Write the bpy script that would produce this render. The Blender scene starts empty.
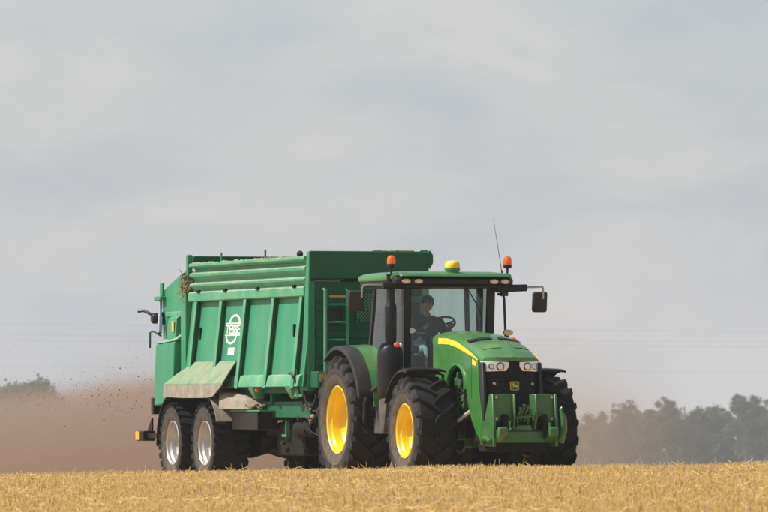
import bpy, bmesh, math, random
import numpy as np
from mathutils import Vector, Matrix

R = math.radians
scene = bpy.context.scene
COL = scene.collection

# ------------------------------------------------------------------ camera
cam_d = bpy.data.cameras.new('camera')
cam = bpy.data.objects.new('camera', cam_d)
COL.objects.link(cam)
cam.location = (0, 0, 1.12)
cam.rotation_euler = (R(90), 0, 0)
cam_d.sensor_width = 36
cam_d.lens = 340.3
cam_d.shift_y = 0.203
cam_d.clip_end = 12000
cam_d.dof.use_dof = True
cam_d.dof.focus_distance = 111
cam_d.dof.aperture_fstop = 9.0
scene.camera = cam

# ------------------------------------------------------------------ world + sun
SUN_EL, SUN_AZ = 50.0, 266.0          # degrees; azimuth clockwise from +Y
sv = Vector((math.sin(R(SUN_AZ)) * math.cos(R(SUN_EL)), math.cos(R(SUN_AZ)) * math.cos(R(SUN_EL)), math.sin(R(SUN_EL))))
sun_d = bpy.data.lights.new('sun', 'SUN')
sun_d.energy = 5.0
sun_d.angle = R(0.6)
sun_d.color = (1.0, 0.95, 0.87)
sun = bpy.data.objects.new('sun', sun_d)
COL.objects.link(sun)
sun.location = (-30, 60, 60)
sun.rotation_euler = (-sv).to_track_quat('-Z', 'Y').to_euler()

world = bpy.data.worlds.new('World')
scene.world = world
world.use_nodes = True
nt = world.node_tree
nt.nodes.clear()


def N(tree, kind, **kw):
    n = tree.nodes.new(kind)
    for k, v in kw.items():
        if k in n.inputs:
            n.inputs[k].default_value = v
        else:
            setattr(n, k, v)
    return n


out = N(nt, 'ShaderNodeOutputWorld')
bg = N(nt, 'ShaderNodeBackground', Strength=0.1)
sky = N(nt, 'ShaderNodeTexSky', sky_type='NISHITA', sun_disc=False)
sky.sun_elevation = R(SUN_EL)
sky.sun_rotation = R(SUN_AZ)
sky.air_density = 1.0
sky.dust_density = 1.0
sky.ozone_density = 1.0
tc = N(nt, 'ShaderNodeTexCoord')
# the hazy sky goes on a little below eye level instead of turning black there
sep = N(nt, 'ShaderNodeSeparateXYZ')
mx = N(nt, 'ShaderNodeMath', operation='MAXIMUM')
mx.inputs[1].default_value = 0.012
cmb = N(nt, 'ShaderNodeCombineXYZ')
L = nt.links.new
L(tc.outputs['Generated'], sep.inputs[0])
L(sep.outputs[0], cmb.inputs[0]); L(sep.outputs[1], cmb.inputs[1])
L(sep.outputs[2], mx.inputs[0]); L(mx.outputs[0], cmb.inputs[2])
L(cmb.outputs[0], sky.inputs[0])
# thin cloud veil all over the sky
mp = N(nt, 'ShaderNodeMapping')
mp.inputs['Scale'].default_value = (26, 26, 62)
mp.inputs['Location'].default_value = (3.1, 0.4, 7.7)
L(tc.outputs['Generated'], mp.inputs[0])
n1 = N(nt, 'ShaderNodeTexNoise', Scale=1.0, Detail=7.0, Roughness=0.55, Distortion=0.3)
L(mp.outputs[0], n1.inputs['Vector'])
r1 = N(nt, 'ShaderNodeValToRGB')
r1.color_ramp.elements[0].position = 0.40
r1.color_ramp.elements[0].color = (0.0, 0.0, 0.0, 1)
r1.color_ramp.elements[1].position = 0.68
r1.color_ramp.elements[1].color = (1, 1, 1, 1)
L(n1.outputs['Fac'], r1.inputs[0])
CLOUD_GREY = (3.95, 4.22, 4.62, 1)
CLOUD_LIT = (5.0, 4.95, 5.0, 1)
cl = N(nt, 'ShaderNodeMix', data_type='RGBA')
cl.inputs[6].default_value = CLOUD_GREY
cl.inputs[7].default_value = CLOUD_LIT
L(r1.outputs['Color'], cl.inputs[0])
mixs = N(nt, 'ShaderNodeMix', data_type='RGBA')
# haze whitens the sky strongly at the horizon and less overhead, as the air path shortens
hexp = N(nt, 'ShaderNodeMath', operation='MULTIPLY'); hexp.inputs[1].default_value = -2.8
L(mx.outputs[0], hexp.inputs[0])
hpow = N(nt, 'ShaderNodeMath', operation='EXPONENT'); L(hexp.outputs[0], hpow.inputs[0])
hfac = N(nt, 'ShaderNodeMath', operation='MULTIPLY'); hfac.inputs[1].default_value = 0.94
L(hpow.outputs[0], hfac.inputs[0]); L(hfac.outputs[0], mixs.inputs[0])
L(sky.outputs[0], mixs.inputs[6])
L(cl.outputs[2], mixs.inputs[7])
L(mixs.outputs[2], bg.inputs[0])
L(bg.outputs[0], out.inputs[0])

scene.view_settings.view_transform = 'Standard'
scene.view_settings.look = 'None'
scene.view_settings.exposure = 0.35
scene.view_settings.gamma = 1.0
scene.render.engine = 'CYCLES'
scene.cycles.use_denoising = True
scene.cycles.volume_bounces = 2
scene.cycles.max_bounces = 10
scene.cycles.transparent_max_bounces = 24
scene.cycles.volume_step_rate = 1.0
scene.cycles.volume_max_steps = 256

rng = random.Random(7)
nrg = np.random.default_rng(11)

# ------------------------------------------------------------------ materials
def newmat(name):
    m = bpy.data.materials.new(name)
    m.use_nodes = True
    return m, m.node_tree, m.node_tree.nodes['Principled BSDF']


DUST = (0.33, 0.25, 0.17, 1)


def paint(name, col, rough=0.45, dust=0.25, dscale=3.0, coat=0.0, metal=0.0, dustcol=DUST, vary=0.12, streak=False, lo=0.42, hi=0.75, spec=0.5, settle=0.0):
    """painted / moulded surface with uneven colour, dust and fine relief"""
    m, t, b = newmat(name)
    tc = N(t, 'ShaderNodeTexCoord')
    mp = N(t, 'ShaderNodeMapping')
    if streak:
        mp.inputs['Scale'].default_value = (1, 1, 0.22)
    t.links.new(tc.outputs['Object'], mp.inputs[0])
    n = N(t, 'ShaderNodeTexNoise', Scale=dscale, Detail=8.0, Roughness=0.62)
    t.links.new(mp.outputs[0], n.inputs['Vector'])
    rp = N(t, 'ShaderNodeMapRange')
    rp.inputs[1].default_value = lo
    rp.inputs[2].default_value = hi
    rp.inputs[3].default_value = dust * 0.15
    rp.inputs[4].default_value = min(1.0, dust)
    t.links.new(n.outputs['Fac'], rp.inputs[0])
    n2 = N(t, 'ShaderNodeTexNoise', Scale=dscale * 0.37 + 0.6, Detail=3.0)
    t.links.new(tc.outputs['Object'], n2.inputs['Vector'])
    v = N(t, 'ShaderNodeMapRange')
    v.inputs[1].default_value = 0.3; v.inputs[2].default_value = 0.7
    v.inputs[3].default_value = 1 - vary; v.inputs[4].default_value = 1 + vary
    t.links.new(n2.outputs['Fac'], v.inputs[0])
    sc = N(t, 'ShaderNodeVectorMath', operation='SCALE')
    sc.inputs[0].default_value = col[:3]
    t.links.new(v.outputs[0], sc.inputs['Scale'])
    mx = N(t, 'ShaderNodeMix', data_type='RGBA')
    t.links.new(sc.outputs[0], mx.inputs[6])
    mx.inputs[7].default_value = dustcol
    if settle:                                  # dust lies on ledges and upward faces
        ge = N(t, 'ShaderNodeNewGeometry'); sz = N(t, 'ShaderNodeSeparateXYZ')
        t.links.new(ge.outputs['Normal'], sz.inputs[0])
        su = N(t, 'ShaderNodeMapRange')
        su.inputs[1].default_value = 0.25; su.inputs[2].default_value = 0.95; su.inputs[3].default_value = 0.0; su.inputs[4].default_value = settle
        t.links.new(sz.outputs[2], su.inputs[0])
        nm = N(t, 'ShaderNodeMath', operation='MULTIPLY_ADD'); nm.inputs[1].default_value = 1.6; nm.inputs[2].default_value = 0.1
        t.links.new(n.outputs['Fac'], nm.inputs[0])
        sm = N(t, 'ShaderNodeMath', operation='MULTIPLY'); t.links.new(su.outputs[0], sm.inputs[0]); t.links.new(nm.outputs[0], sm.inputs[1])
        ad = N(t, 'ShaderNodeMath', operation='ADD'); ad.use_clamp = True
        t.links.new(sm.outputs[0], ad.inputs[0]); t.links.new(rp.outputs[0], ad.inputs[1])
        t.links.new(ad.outputs[0], mx.inputs[0])
    else:
        t.links.new(rp.outputs[0], mx.inputs[0])
    t.links.new(mx.outputs[2], b.inputs['Base Color'])
    rr = N(t, 'ShaderNodeMapRange')
    rr.inputs[3].default_value = rough; rr.inputs[4].default_value = min(1, rough + 0.4)
    t.links.new(rp.outputs[0], rr.inputs[0])
    t.links.new(rr.outputs[0], b.inputs['Roughness'])
    b.inputs['Coat Weight'].default_value = coat
    b.inputs['Coat Roughness'].default_value = 0.12
    b.inputs['Metallic'].default_value = metal
    b.inputs['Specular IOR Level'].default_value = spec
    bp = N(t, 'ShaderNodeBump', Strength=0.12, Distance=0.01)
    t.links.new(n.outputs['Fac'], bp.inputs['Height'])
    t.links.new(bp.outputs[0], b.inputs['Normal'])
    return m


M = {}
M['jd_green'] = paint('tractor green paint', (0.024, 0.172, 0.026), 0.34, 0.15, 4, coat=0.4, settle=0.10)
M['jd_cast'] = paint('green casting paint', (0.015, 0.115, 0.020), 0.42, 0.18, 6, coat=0.2)
M['yellow'] = paint('wheel yellow', (0.84, 0.56, 0.006), 0.30, 0.12, 7, coat=0.4)
M['stripe'] = paint('stripe yellow', (0.90, 0.62, 0.02), 0.4, 0.05, 7)
M['tgreen'] = paint('spreader green', (0.022, 0.225, 0.112), 0.42, 0.16, 2.2, coat=0.05, dustcol=(0.30, 0.36, 0.24, 1), vary=0.10, streak=True, spec=0.35)
M['tgreen_pale'] = paint('spreader green faded', (0.030, 0.265, 0.132), 0.5, 0.35, 3.0, dustcol=(0.40, 0.40, 0.28, 1), vary=0.12, settle=0.5)
M['tgreen_dusty'] = paint('dusty fender green', (0.09, 0.25, 0.11), 0.6, 0.9, 4.5, dustcol=(0.30, 0.28, 0.20, 1), lo=0.30, hi=0.66, spec=0.2)
M['tgreen_frame_shade'] = paint('chassis and shaded board green', (0.010, 0.105, 0.047), 0.5, 0.07, 4, dustcol=(0.12, 0.10, 0.07, 1), spec=0.25)  # chassis paint; also darkens the headboard, whose shade is put into this colour
M['fender_dust'] = paint('dusty mudguard plastic', (0.16, 0.145, 0.12), 0.75, 0.9, 5, dustcol=(0.33, 0.285, 0.22, 1), lo=0.3, hi=0.65, spec=0.2)
M['tread'] = paint('tread rubber', (0.0075, 0.007, 0.0066), 0.75, 0.08, 9, dustcol=(0.09, 0.075, 0.06, 1), spec=0.3)
M['rubber'] = paint('tyre rubber', (0.022, 0.020, 0.019), 0.75, 0.30, 8, dustcol=(0.10, 0.082, 0.066, 1), lo=0.35, hi=0.7, spec=0.3)
M['sidewall'] = paint('dusty sidewall rubber', (0.055, 0.046, 0.038), 0.85, 0.75, 10, dustcol=(0.165, 0.13, 0.10, 1), lo=0.35, hi=0.68, spec=0.2)
M['black'] = paint('black plastic', (0.008, 0.008, 0.0085), 0.42, 0.06, 5, dustcol=(0.08, 0.07, 0.06, 1), spec=0.35)
M['blackdust'] = paint('dusty black plastic', (0.015, 0.0145, 0.0145), 0.55, 0.22, 5, dustcol=(0.10, 0.088, 0.076, 1), spec=0.35, settle=0.15)
M['grille'] = paint('grille screen', (0.005, 0.005, 0.005), 0.6, 0.06, 40, dustcol=(0.05, 0.045, 0.04, 1), spec=0.2)
M['dark'] = paint('dark machinery', (0.007, 0.0075, 0.007), 0.7, 0.22, 6, dustcol=(0.04, 0.033, 0.026, 1), spec=0.2)
M['steel'] = paint('dull steel', (0.42, 0.41, 0.39), 0.38, 0.25, 8, metal=0.8)
M['silver'] = paint('silver wheel paint', (0.48, 0.47, 0.46), 0.33, 0.35, 7, metal=0.55, dustcol=(0.30, 0.26, 0.21, 1))
M['chrome'] = paint('polished rod', (0.75, 0.75, 0.74), 0.15, 0.05, 8, metal=1.0)
M['white'] = paint('white lettering', (0.80, 0.79, 0.74), 0.5, 0.12, 5)
M['amber'] = paint('amber lens', (0.95, 0.20, 0.012), 0.15, 0.0, 5, coat=1.0, vary=0.02)
def lens_mat(name, col):
    m, t, b = newmat(name)
    b.inputs['Base Color'].default_value = col; b.inputs['Roughness'].default_value = 0.12; b.inputs['Coat Weight'].default_value = 1.0
    tl = N(t, 'ShaderNodeBsdfTranslucent', Color=col)
    nz = N(t, 'ShaderNodeTexWave', Scale=26.0, bands_direction='Z'); tcn = N(t, 'ShaderNodeTexCoord')
    t.links.new(tcn.outputs['Object'], nz.inputs['Vector'])
    bp = N(t, 'ShaderNodeBump', Strength=0.25, Distance=0.004); t.links.new(nz.outputs['Fac'], bp.inputs['Height']); t.links.new(bp.outputs[0], b.inputs['Normal'])
    ms = N(t, 'ShaderNodeMixShader'); ms.inputs[0].default_value = 0.45
    t.links.new(b.outputs[0], ms.inputs[1]); t.links.new(tl.outputs[0], ms.inputs[2])
    t.links.new(ms.outputs[0], t.nodes['Material Output'].inputs['Surface'])
    return m


M['amber'] = lens_mat('amber lens glass', (1.0, 0.24, 0.012, 1))
M['reflector'] = paint('yellow reflector', (0.85, 0.40, 0.02), 0.25, 0.0, 5, vary=0.02)
M['lens'] = paint('lamp glass', (0.86, 0.85, 0.82), 0.10, 0.06, 8, coat=1.0, metal=0.3)
M['lenswarm'] = paint('work lamp glass', (0.62, 0.47, 0.26), 0.2, 0.1, 8, coat=1.0, metal=0.3)
M['boxgrey'] = paint('dusty grey plastic', (0.06, 0.057, 0.053), 0.6, 0.6, 5, dustcol=(0.17, 0.15, 0.13, 1), spec=0.3)
M['clod'] = paint('manure clods', (0.10, 0.06, 0.035), 0.9, 0.4, 6)
M['straw_dirt'] = paint('straw and dirt', (0.34, 0.24, 0.12), 0.9, 0.5, 22, dustcol=(0.16, 0.10, 0.05, 1), vary=0.4)
M['skin'] = paint('skin', (0.48, 0.27, 0.18), 0.5, 0.0, 6, vary=0.04)
M['jacket'] = paint('dark jersey', (0.035, 0.040, 0.045), 0.9, 0.0, 12, vary=0.2)
M['jeans'] = paint('pale jeans', (0.30, 0.38, 0.42), 0.9, 0.0, 12, vary=0.15)
M['cap'] = paint('dark cap', (0.015, 0.016, 0.018), 0.9, 0.0, 12)
M['hair'] = paint('dark hair', (0.03, 0.02, 0.013), 0.8, 0.0, 30)
M['fabric'] = paint('seat fabric', (0.03, 0.03, 0.032), 0.9, 0.1, 20)
M['bark'] = paint('bark', (0.10, 0.08, 0.06), 0.9, 0.3, 6)
M['cable'] = paint('cable metal', (0.10, 0.10, 0.10), 0.5, 0.0, 2)
M['mudflap'] = paint('marker red', (0.5, 0.03, 0.02), 0.4, 0.2, 5)


def glass_mat():
    m, t, b = newmat('cab glass')
    t.nodes.remove(b)
    o = t.nodes['Material Output']
    tr = N(t, 'ShaderNodeBsdfTransparent', Color=(0.66, 0.78, 0.74, 1))
    gl = N(t, 'ShaderNodeBsdfGlossy', Color=(1, 1, 1, 1), Roughness=0.02)
    df = N(t, 'ShaderNodeBsdfDiffuse', Color=(0.40, 0.40, 0.36, 1))
    fr = N(t, 'ShaderNodeFresnel', IOR=1.5)
    gm = N(t, 'ShaderNodeNewGeometry')
    io = N(t, 'ShaderNodeMapRange')            # a thin pane reflects alike from both sides
    io.inputs[3].default_value = 1.5; io.inputs[4].default_value = 1 / 1.5
    t.links.new(gm.outputs['Backfacing'], io.inputs[0]); t.links.new(io.outputs[0], fr.inputs['IOR'])
    n = N(t, 'ShaderNodeTexNoise', Scale=3.0, Detail=6.0)
    tcn = N(t, 'ShaderNodeTexCoord')
    t.links.new(tcn.outputs['Object'], n.inputs['Vector'])
    mr = N(t, 'ShaderNodeMapRange')
    mr.inputs[1].default_value = 0.35; mr.inputs[2].default_value = 0.75
    mr.inputs[3].default_value = 0.004; mr.inputs[4].default_value = 0.03
    t.links.new(n.outputs['Fac'], mr.inputs[0])
    m1 = N(t, 'ShaderNodeMixShader')
    t.links.new(mr.outputs[0], m1.inputs[0]); t.links.new(tr.outputs[0], m1.inputs[1]); t.links.new(df.outputs[0], m1.inputs[2])
    m2 = N(t, 'ShaderNodeMixShader')
    fm = N(t, 'ShaderNodeMath', operation='MULTIPLY'); fm.use_clamp = True; fm.inputs[1].default_value = 1.4   # two faces of the pane
    t.links.new(fr.outputs[0], fm.inputs[0])
    t.links.new(fm.outputs[0], m2.inputs[0]); t.links.new(m1.outputs[0], m2.inputs[1]); t.links.new(gl.outputs[0], m2.inputs[2])
    t.links.new(m2.outputs[0], o.inputs['Surface'])
    return m


M['glass'] = glass_mat()


def attr_mat(name, rough=0.7, trans=0.0, spec=0.3):
    m, t, b = newmat(name)
    a = N(t, 'ShaderNodeAttribute', attribute_name='tint')
    t.links.new(a.outputs['Color'], b.inputs['Base Color'])
    b.inputs['Roughness'].default_value = rough
    b.inputs['Specular IOR Level'].default_value = spec
    if trans:
        o = t.nodes['Material Output']
        tl = N(t, 'ShaderNodeBsdfTranslucent')
        t.links.new(a.outputs['Color'], tl.inputs['Color'])
        ms = N(t, 'ShaderNodeMixShader')
        ms.inputs[0].default_value = trans
        t.links.new(b.outputs[0], ms.inputs[1]); t.links.new(tl.outputs[0], ms.inputs[2])
        t.links.new(ms.outputs[0], o.inputs['Surface'])
    return m


M['straw'] = attr_mat('straw', 0.55, 0.15, 0.4)
M['leaf'] = attr_mat('foliage', 0.75, 0.25, 0.2)


def soil_mat():
    m, t, b = newmat('stubble soil')
    tc = N(t, 'ShaderNodeTexCoord')
    n = N(t, 'ShaderNodeTexNoise', Scale=9.0, Detail=10.0, Roughness=0.7)
    n2 = N(t, 'ShaderNodeTexNoise', Scale=0.35, Detail=4.0)
    t.links.new(tc.outputs['Object'], n.inputs['Vector']); t.links.new(tc.outputs['Object'], n2.inputs['Vector'])
    r = N(t, 'ShaderNodeValToRGB')
    r.color_ramp.elements[0].position = 0.32; r.color_ramp.elements[0].color = (0.27, 0.16, 0.06, 1)
    r.color_ramp.elements[1].position = 0.66; r.color_ramp.elements[1].color = (0.64, 0.42, 0.15, 1)
    ad = N(t, 'ShaderNodeMath', operation='MULTIPLY_ADD')
    ad.inputs[1].default_value = 0.35; 
    t.links.new(n2.outputs['Fac'], ad.inputs[0]); t.links.new(n.outputs['Fac'], ad.inputs[2])
    sb = N(t, 'ShaderNodeMath', operation='SUBTRACT'); sb.inputs[1].default_value = 0.17
    t.links.new(ad.outputs[0], sb.inputs[0]); t.links.new(sb.outputs[0], r.inputs[0])
    t.links.new(r.outputs[0], b.inputs['Base Color'])
    b.inputs['Roughness'].default_value = 0.95
    bp = N(t, 'ShaderNodeBump', Strength=0.6, Distance=0.05)
    t.links.new(n.outputs['Fac'], bp.inputs['Height']); t.links.new(bp.outputs[0], b.inputs['Normal'])
    return m


M['soil'] = soil_mat()

# ------------------------------------------------------------------ mesh helpers
def props(o, label=None, cat=None, group=None, kind=None):
    if label: o['label'] = label
    if cat: o['category'] = cat
    if group: o['group'] = group
    if kind: o['kind'] = kind
    return o


def empty(name, loc, rz=0.0):
    o = bpy.data.objects.new(name, None)
    o.empty_display_size = 0.3
    COL.objects.link(o)
    o.location = loc
    o.rotation_euler = (0, 0, rz)
    return o


OFF = Vector((0, 0, 0))


class MB:
    def __init__(s):
        s.v = []; s.f = []

    def add(s, vs, fs):
        k = len(s.v)
        s.v += [tuple(p) for p in vs]
        s.f += [tuple(i + k for i in f) for f in fs]
        return s

    def box(s, x0, x1, y0, y1, z0, z1, rot=None, piv=None):
        vs = [Vector((x, y, z)) for x in (x0, x1) for y in (y0, y1) for z in (z0, z1)]
        if rot:
            c = Vector(piv) if piv else Vector(((x0 + x1) / 2, (y0 + y1) / 2, (z0 + z1) / 2))
            m = Matrix.Rotation(rot[1], 3, rot[0])
            vs = [m @ (p - c) + c for p in vs]
        return s.add(vs, [(0, 1, 3, 2), (4, 6, 7, 5), (0, 4, 5, 1), (2, 3, 7, 6), (0, 2, 6, 4), (1, 5, 7, 3)])

    def hexa(s, pts):
        """8 points: bottom 4 loop then top 4 loop"""
        return s.add(pts, [(3, 2, 1, 0), (4, 5, 6, 7), (0, 1, 5, 4), (1, 2, 6, 5), (2, 3, 7, 6), (3, 0, 4, 7)])

    def prism(s, poly, a, b, axis='y'):
        """polygon extruded along an axis between a and b; poly in the two other axes in order"""
        def P(p, q):
            return {'y': (p[0], q, p[1]), 'x': (q, p[0], p[1]), 'z': (p[0], p[1], q)}[axis]
        n = len(poly)
        fa = a if callable(a) else (lambda p: a)
        fb = b if callable(b) else (lambda p: b)
        vs = [P(p, fa(p)) for p in poly] + [P(p, fb(p)) for p in poly]
        fs = [tuple(range(n)), tuple(range(2 * n - 1, n - 1, -1))]
        fs += [(i, n + i, n + (i + 1) % n, (i + 1) % n) for i in range(n)]
        return s.add(vs, fs)

    def tube(s, pts, r, n=8, cap=True):
        pts = [Vector(p) for p in pts]
        rs = r if isinstance(r, (list, tuple)) else [r] * len(pts)
        vs = []; fs = []
        up = None
        for i, p in enumerate(pts):
            d = (pts[min(i + 1, len(pts) - 1)] - pts[max(i - 1, 0)]).normalized()
            if up is None:
                up = d.orthogonal().normalized()
            else:
                up = (up - d * up.dot(d))
                up = up.normalized() if up.length > 1e-6 else d.orthogonal().normalized()
            w = d.cross(up)
            for k in range(n):
                a = 2 * math.pi * k / n
                vs.append(p + (up * math.cos(a) + w * math.sin(a)) * rs[i])
        for i in range(len(pts) - 1):
            for k in range(n):
                a, b2 = i * n + k, i * n + (k + 1) % n
                fs.append((a, b2, b2 + n, a + n))
        if cap:
            fs.append(tuple(range(n - 1, -1, -1)))
            fs.append(tuple(range((len(pts) - 1) * n, len(pts) * n)))
        return s.add(vs, fs)

    def lathe(s, prof, n=48, axis='y', c=(0, 0, 0), close=False):
        """prof: list of (radius, offset along axis)"""
        vs = []; fs = []
        m = len(prof)
        for k in range(n):
            a = 2 * math.pi * k / n
            ca, sa = math.cos(a), math.sin(a)
            for r, h in prof:
                p = {'y': (r * ca, h, r * sa), 'z': (r * ca, r * sa, h), 'x': (h, r * ca, r * sa)}[axis]
                vs.append((p[0] + c[0], p[1] + c[1], p[2] + c[2]))
        for k in range(n):
            k2 = (k + 1) % n
            for j in range(m - 1 if not close else m):
                j2 = (j + 1) % m
                fs.append((k * m + j, k * m + j2, k2 * m + j2, k2 * m + j))
        return s.add(vs, fs)

    def slab(s, grid, d):
        """grid[i][j] of points, given thickness along vector d"""
        a = len(grid); b = len(grid[0]); d = Vector(d)
        top = [Vector(p) for row in grid for p in row]
        vs = top + [p + d for p in top]
        o = a * b
        fs = []
        for i in range(a - 1):
            for j in range(b - 1):
                q = (i * b + j, i * b + j + 1, (i + 1) * b + j + 1, (i + 1) * b + j)
                fs.append(q); fs.append(tuple(o + t for t in reversed(q)))
        edge = [(i, 0) for i in range(a)] + [(a - 1, j) for j in range(1, b)] + [(i, b - 1) for i in range(a - 2, -1, -1)] + [(0, j) for j in range(b - 2, 0, -1)]
        e = [i * b + j for i, j in edge]
        for i in range(len(e)):
            p, q = e[i], e[(i + 1) % len(e)]
            fs.append((p, q, q + o, p + o))
        return s.add(vs, fs)

    def ball(s, c, r, nu=12, nv=8, z0=-1.0):
        c = Vector(c)
        rr = r if isinstance(r, (list, tuple)) else (r, r, r)
        a0 = math.asin(z0)
        prof = []
        for j in range(nv + 1):
            a = a0 + (math.pi / 2 - a0) * j / nv
            prof.append((max(math.cos(a), 1e-4), math.sin(a)))
        k = len(s.v)
        s.lathe(prof, nu, 'z')
        for i in range(k, len(s.v)):
            p = s.v[i]
            s.v[i] = (c.x + p[0] * rr[0], c.y + p[1] * rr[1], c.z + p[2] * rr[2])
        return s

    def mesh(s, name, smooth=35, bevel=0.0, seg=1):
        me = bpy.data.meshes.new(name)
        bm = bmesh.new()
        vs = [bm.verts.new(Vector(p) - OFF) for p in s.v]
        for f in s.f:
            try:
                bm.faces.new([vs[i] for i in f])
            except ValueError:
                pass
        bmesh.ops.remove_doubles(bm, verts=bm.verts, dist=1e-5)
        bmesh.ops.recalc_face_normals(bm, faces=bm.faces)
        if bevel:
            es = [e for e in bm.edges if len(e.link_faces) == 2 and e.calc_face_angle(0) > R(30)]
            bmesh.ops.bevel(bm, geom=es, offset=bevel, segments=seg, affect='EDGES', profile=0.5, clamp_overlap=True)
        if smooth:
            for f in bm.faces: f.smooth = True
            for e in bm.edges:
                if len(e.link_faces) == 2 and e.calc_face_angle(0) > R(smooth): e.smooth = False
        bm.to_mesh(me); bm.free()
        return me

    def build(s, name, mat, parent=None, smooth=35, bevel=0.0, seg=1, loc=None):
        me = s.mesh(name, smooth, bevel, seg)
        me.materials.append(M[mat] if isinstance(mat, str) else mat)
        o = bpy.data.objects.new(name, me)
        COL.objects.link(o)
        if parent: o.parent = parent
        if loc: o.location = loc
        return o


def smooth01(x):
    x = max(0.0, min(1.0, x))
    return x * x * (3 - 2 * x)


# ------------------------------------------------------------------ ground
PROF = [(-400, -0.9), (0, -0.42), (30, -0.05), (52, 0.20), (70, 0.255), (92, 0.262), (98, 0.245), (103, 0.15), (107, 0.03), (110, 0.0), (114, -0.02), (119, -0.075),
        (123, -0.10), (128, -0.2), (140, -0.36), (170, -0.78), (300, -2.5), (700, -7.7), (1300, -15.5), (2500, -31.0), (2600, -32.3)]
_py = np.array([p[0] for p in PROF], float); _pz = np.array([p[1] for p in PROF], float)
_fy = np.arange(-60, 300, 0.5)
_raw = np.interp(_fy, _py, _pz)
_ker = np.hanning(11); _ker /= _ker.sum()
_sm = np.convolve(np.pad(_raw, 5, mode='edge'), _ker, 'valid')


def ground_z(x, y):
    x = np.asarray(x, float); y = np.asarray(y, float)
    base = np.where((y > -50) & (y < 290), np.interp(y, _fy, _sm), np.interp(y, _py, _pz))
    xc = np.clip(x, -12, 12)
    near = np.clip((104 - y) / 8, 0, 1)
    tilt = (0.0085 + 0.0050 * near) * (xc - 0.9) - near * 0.0012 * np.clip(-xc, 0, 9) ** 2
    return base + tilt + 0.012 * np.sin(x * 1.7 + y * 0.31) * near


xs = np.concatenate([np.linspace(-1250, -40, 14), np.linspace(-30, -13, 12), np.arange(-12, 12.01, 0.5), np.linspace(13, 30, 12), np.linspace(40, 1250, 14)])
ys = np.concatenate([np.linspace(-60, 40, 30), np.arange(42, 130, 0.75), np.linspace(131, 300, 60), np.linspace(330, 2550, 60)])
gx, gy = np.meshgrid(xs, ys)
gz = ground_z(gx, gy)
gv = np.stack([gx, gy, gz], -1).reshape(-1, 3)
nx_, ny_ = len(xs), len(ys)
idx = np.arange(nx_ * ny_).reshape(ny_, nx_)
gf = np.stack([idx[:-1, :-1], idx[:-1, 1:], idx[1:, 1:], idx[1:, :-1]], -1).reshape(-1, 4)
me = bpy.data.meshes.new('field')
me.from_pydata(gv.tolist(), [], gf.tolist())
for p in me.polygons: p.use_smooth = True
me.materials.append(M['soil'])
field = bpy.data.objects.new('field', me)
COL.objects.link(field)
props(field, 'harvested stubble field rising to a low crest in front of the tractor', 'field', kind='structure')


def np_mesh(name, verts, faces, tint, mat):
    """fast mesh from numpy arrays with a per-vertex colour"""
    me = bpy.data.meshes.new(name)
    nv, nf, k = len(verts), len(faces), faces.shape[1]
    me.vertices.add(nv)
    me.vertices.foreach_set('co', verts.astype(np.float32).ravel())
    me.loops.add(nf * k)
    me.loops.foreach_set('vertex_index', faces.astype(np.int32).ravel())
    me.polygons.add(nf)
    me.polygons.foreach_set('loop_start', np.arange(0, nf * k, k, dtype=np.int32))
    me.update(calc_edges=True)
    a = me.attributes.new('tint', 'FLOAT_COLOR', 'POINT')
    a.data.foreach_set('color', np.concatenate([tint, np.ones((nv, 1))], 1).astype(np.float32).ravel())
    me.materials.append(M[mat])
    o = bpy.data.objects.new(name, me)
    COL.objects.link(o)
    return o


def straws(base, direc, length, rad, tint):
    """three-sided straws; all arrays over n"""
    n = len(base)
    d = direc / np.linalg.norm(direc, axis=1, keepdims=True)
    ref = np.where(np.abs(d[:, 2:3]) > 0.9, np.array([[1.0, 0, 0]]), np.array([[0, 0, 1.0]]))
    u = np.cross(d, ref); u /= np.linalg.norm(u, axis=1, keepdims=True)
    w = np.cross(d, u)
    tip = base + d * length[:, None]
    rings = []
    for P, q in ((base, 1.0), (tip, 0.8)):
        for k in range(3):
            a = 2 * math.pi * k / 3
            rings.append(P + (u * math.cos(a) + w * math.sin(a)) * (rad * q)[:, None])
    v = np.stack(rings, 1).reshape(-1, 3)
    o = (np.arange(n) * 6)[:, None]
    f = np.concatenate([o + np.array([[k, (k + 1) % 3, 3 + (k + 1) % 3, 3 + k]]) for k in range(3)], 0)
    t = np.repeat(tint, 6, axis=0)
    return v, f, t


def straw_tint(n, lo=0.75, hi=1.15):
    base = np.array([[0.80, 0.53, 0.165]])
    k = nrg.uniform(lo, hi, (n, 1))
    grey = nrg.uniform(0, 1, (n, 1)) ** 3
    pale = np.array([[0.78, 0.66, 0.42]])
    brown = np.array([[0.36, 0.20, 0.07]])
    bsel = (nrg.uniform(0, 1, (n, 1)) < 0.10).astype(float)
    c = base * (1 - grey) + pale * grey
    c = c * (1 - bsel) + brown * bsel
    return np.clip(c * k, 0, 0.92)


# stubble in drilled rows, the nearer field in view
nS = 190000
sy = nrg.uniform(56, 104, nS)
hw = sy * 0.0545 + 1.6
sx = nrg.uniform(-1, 1, nS) * hw
row = 0.135
sy = np.round(sy / row) * row + nrg.normal(0, 0.022, nS)
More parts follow.
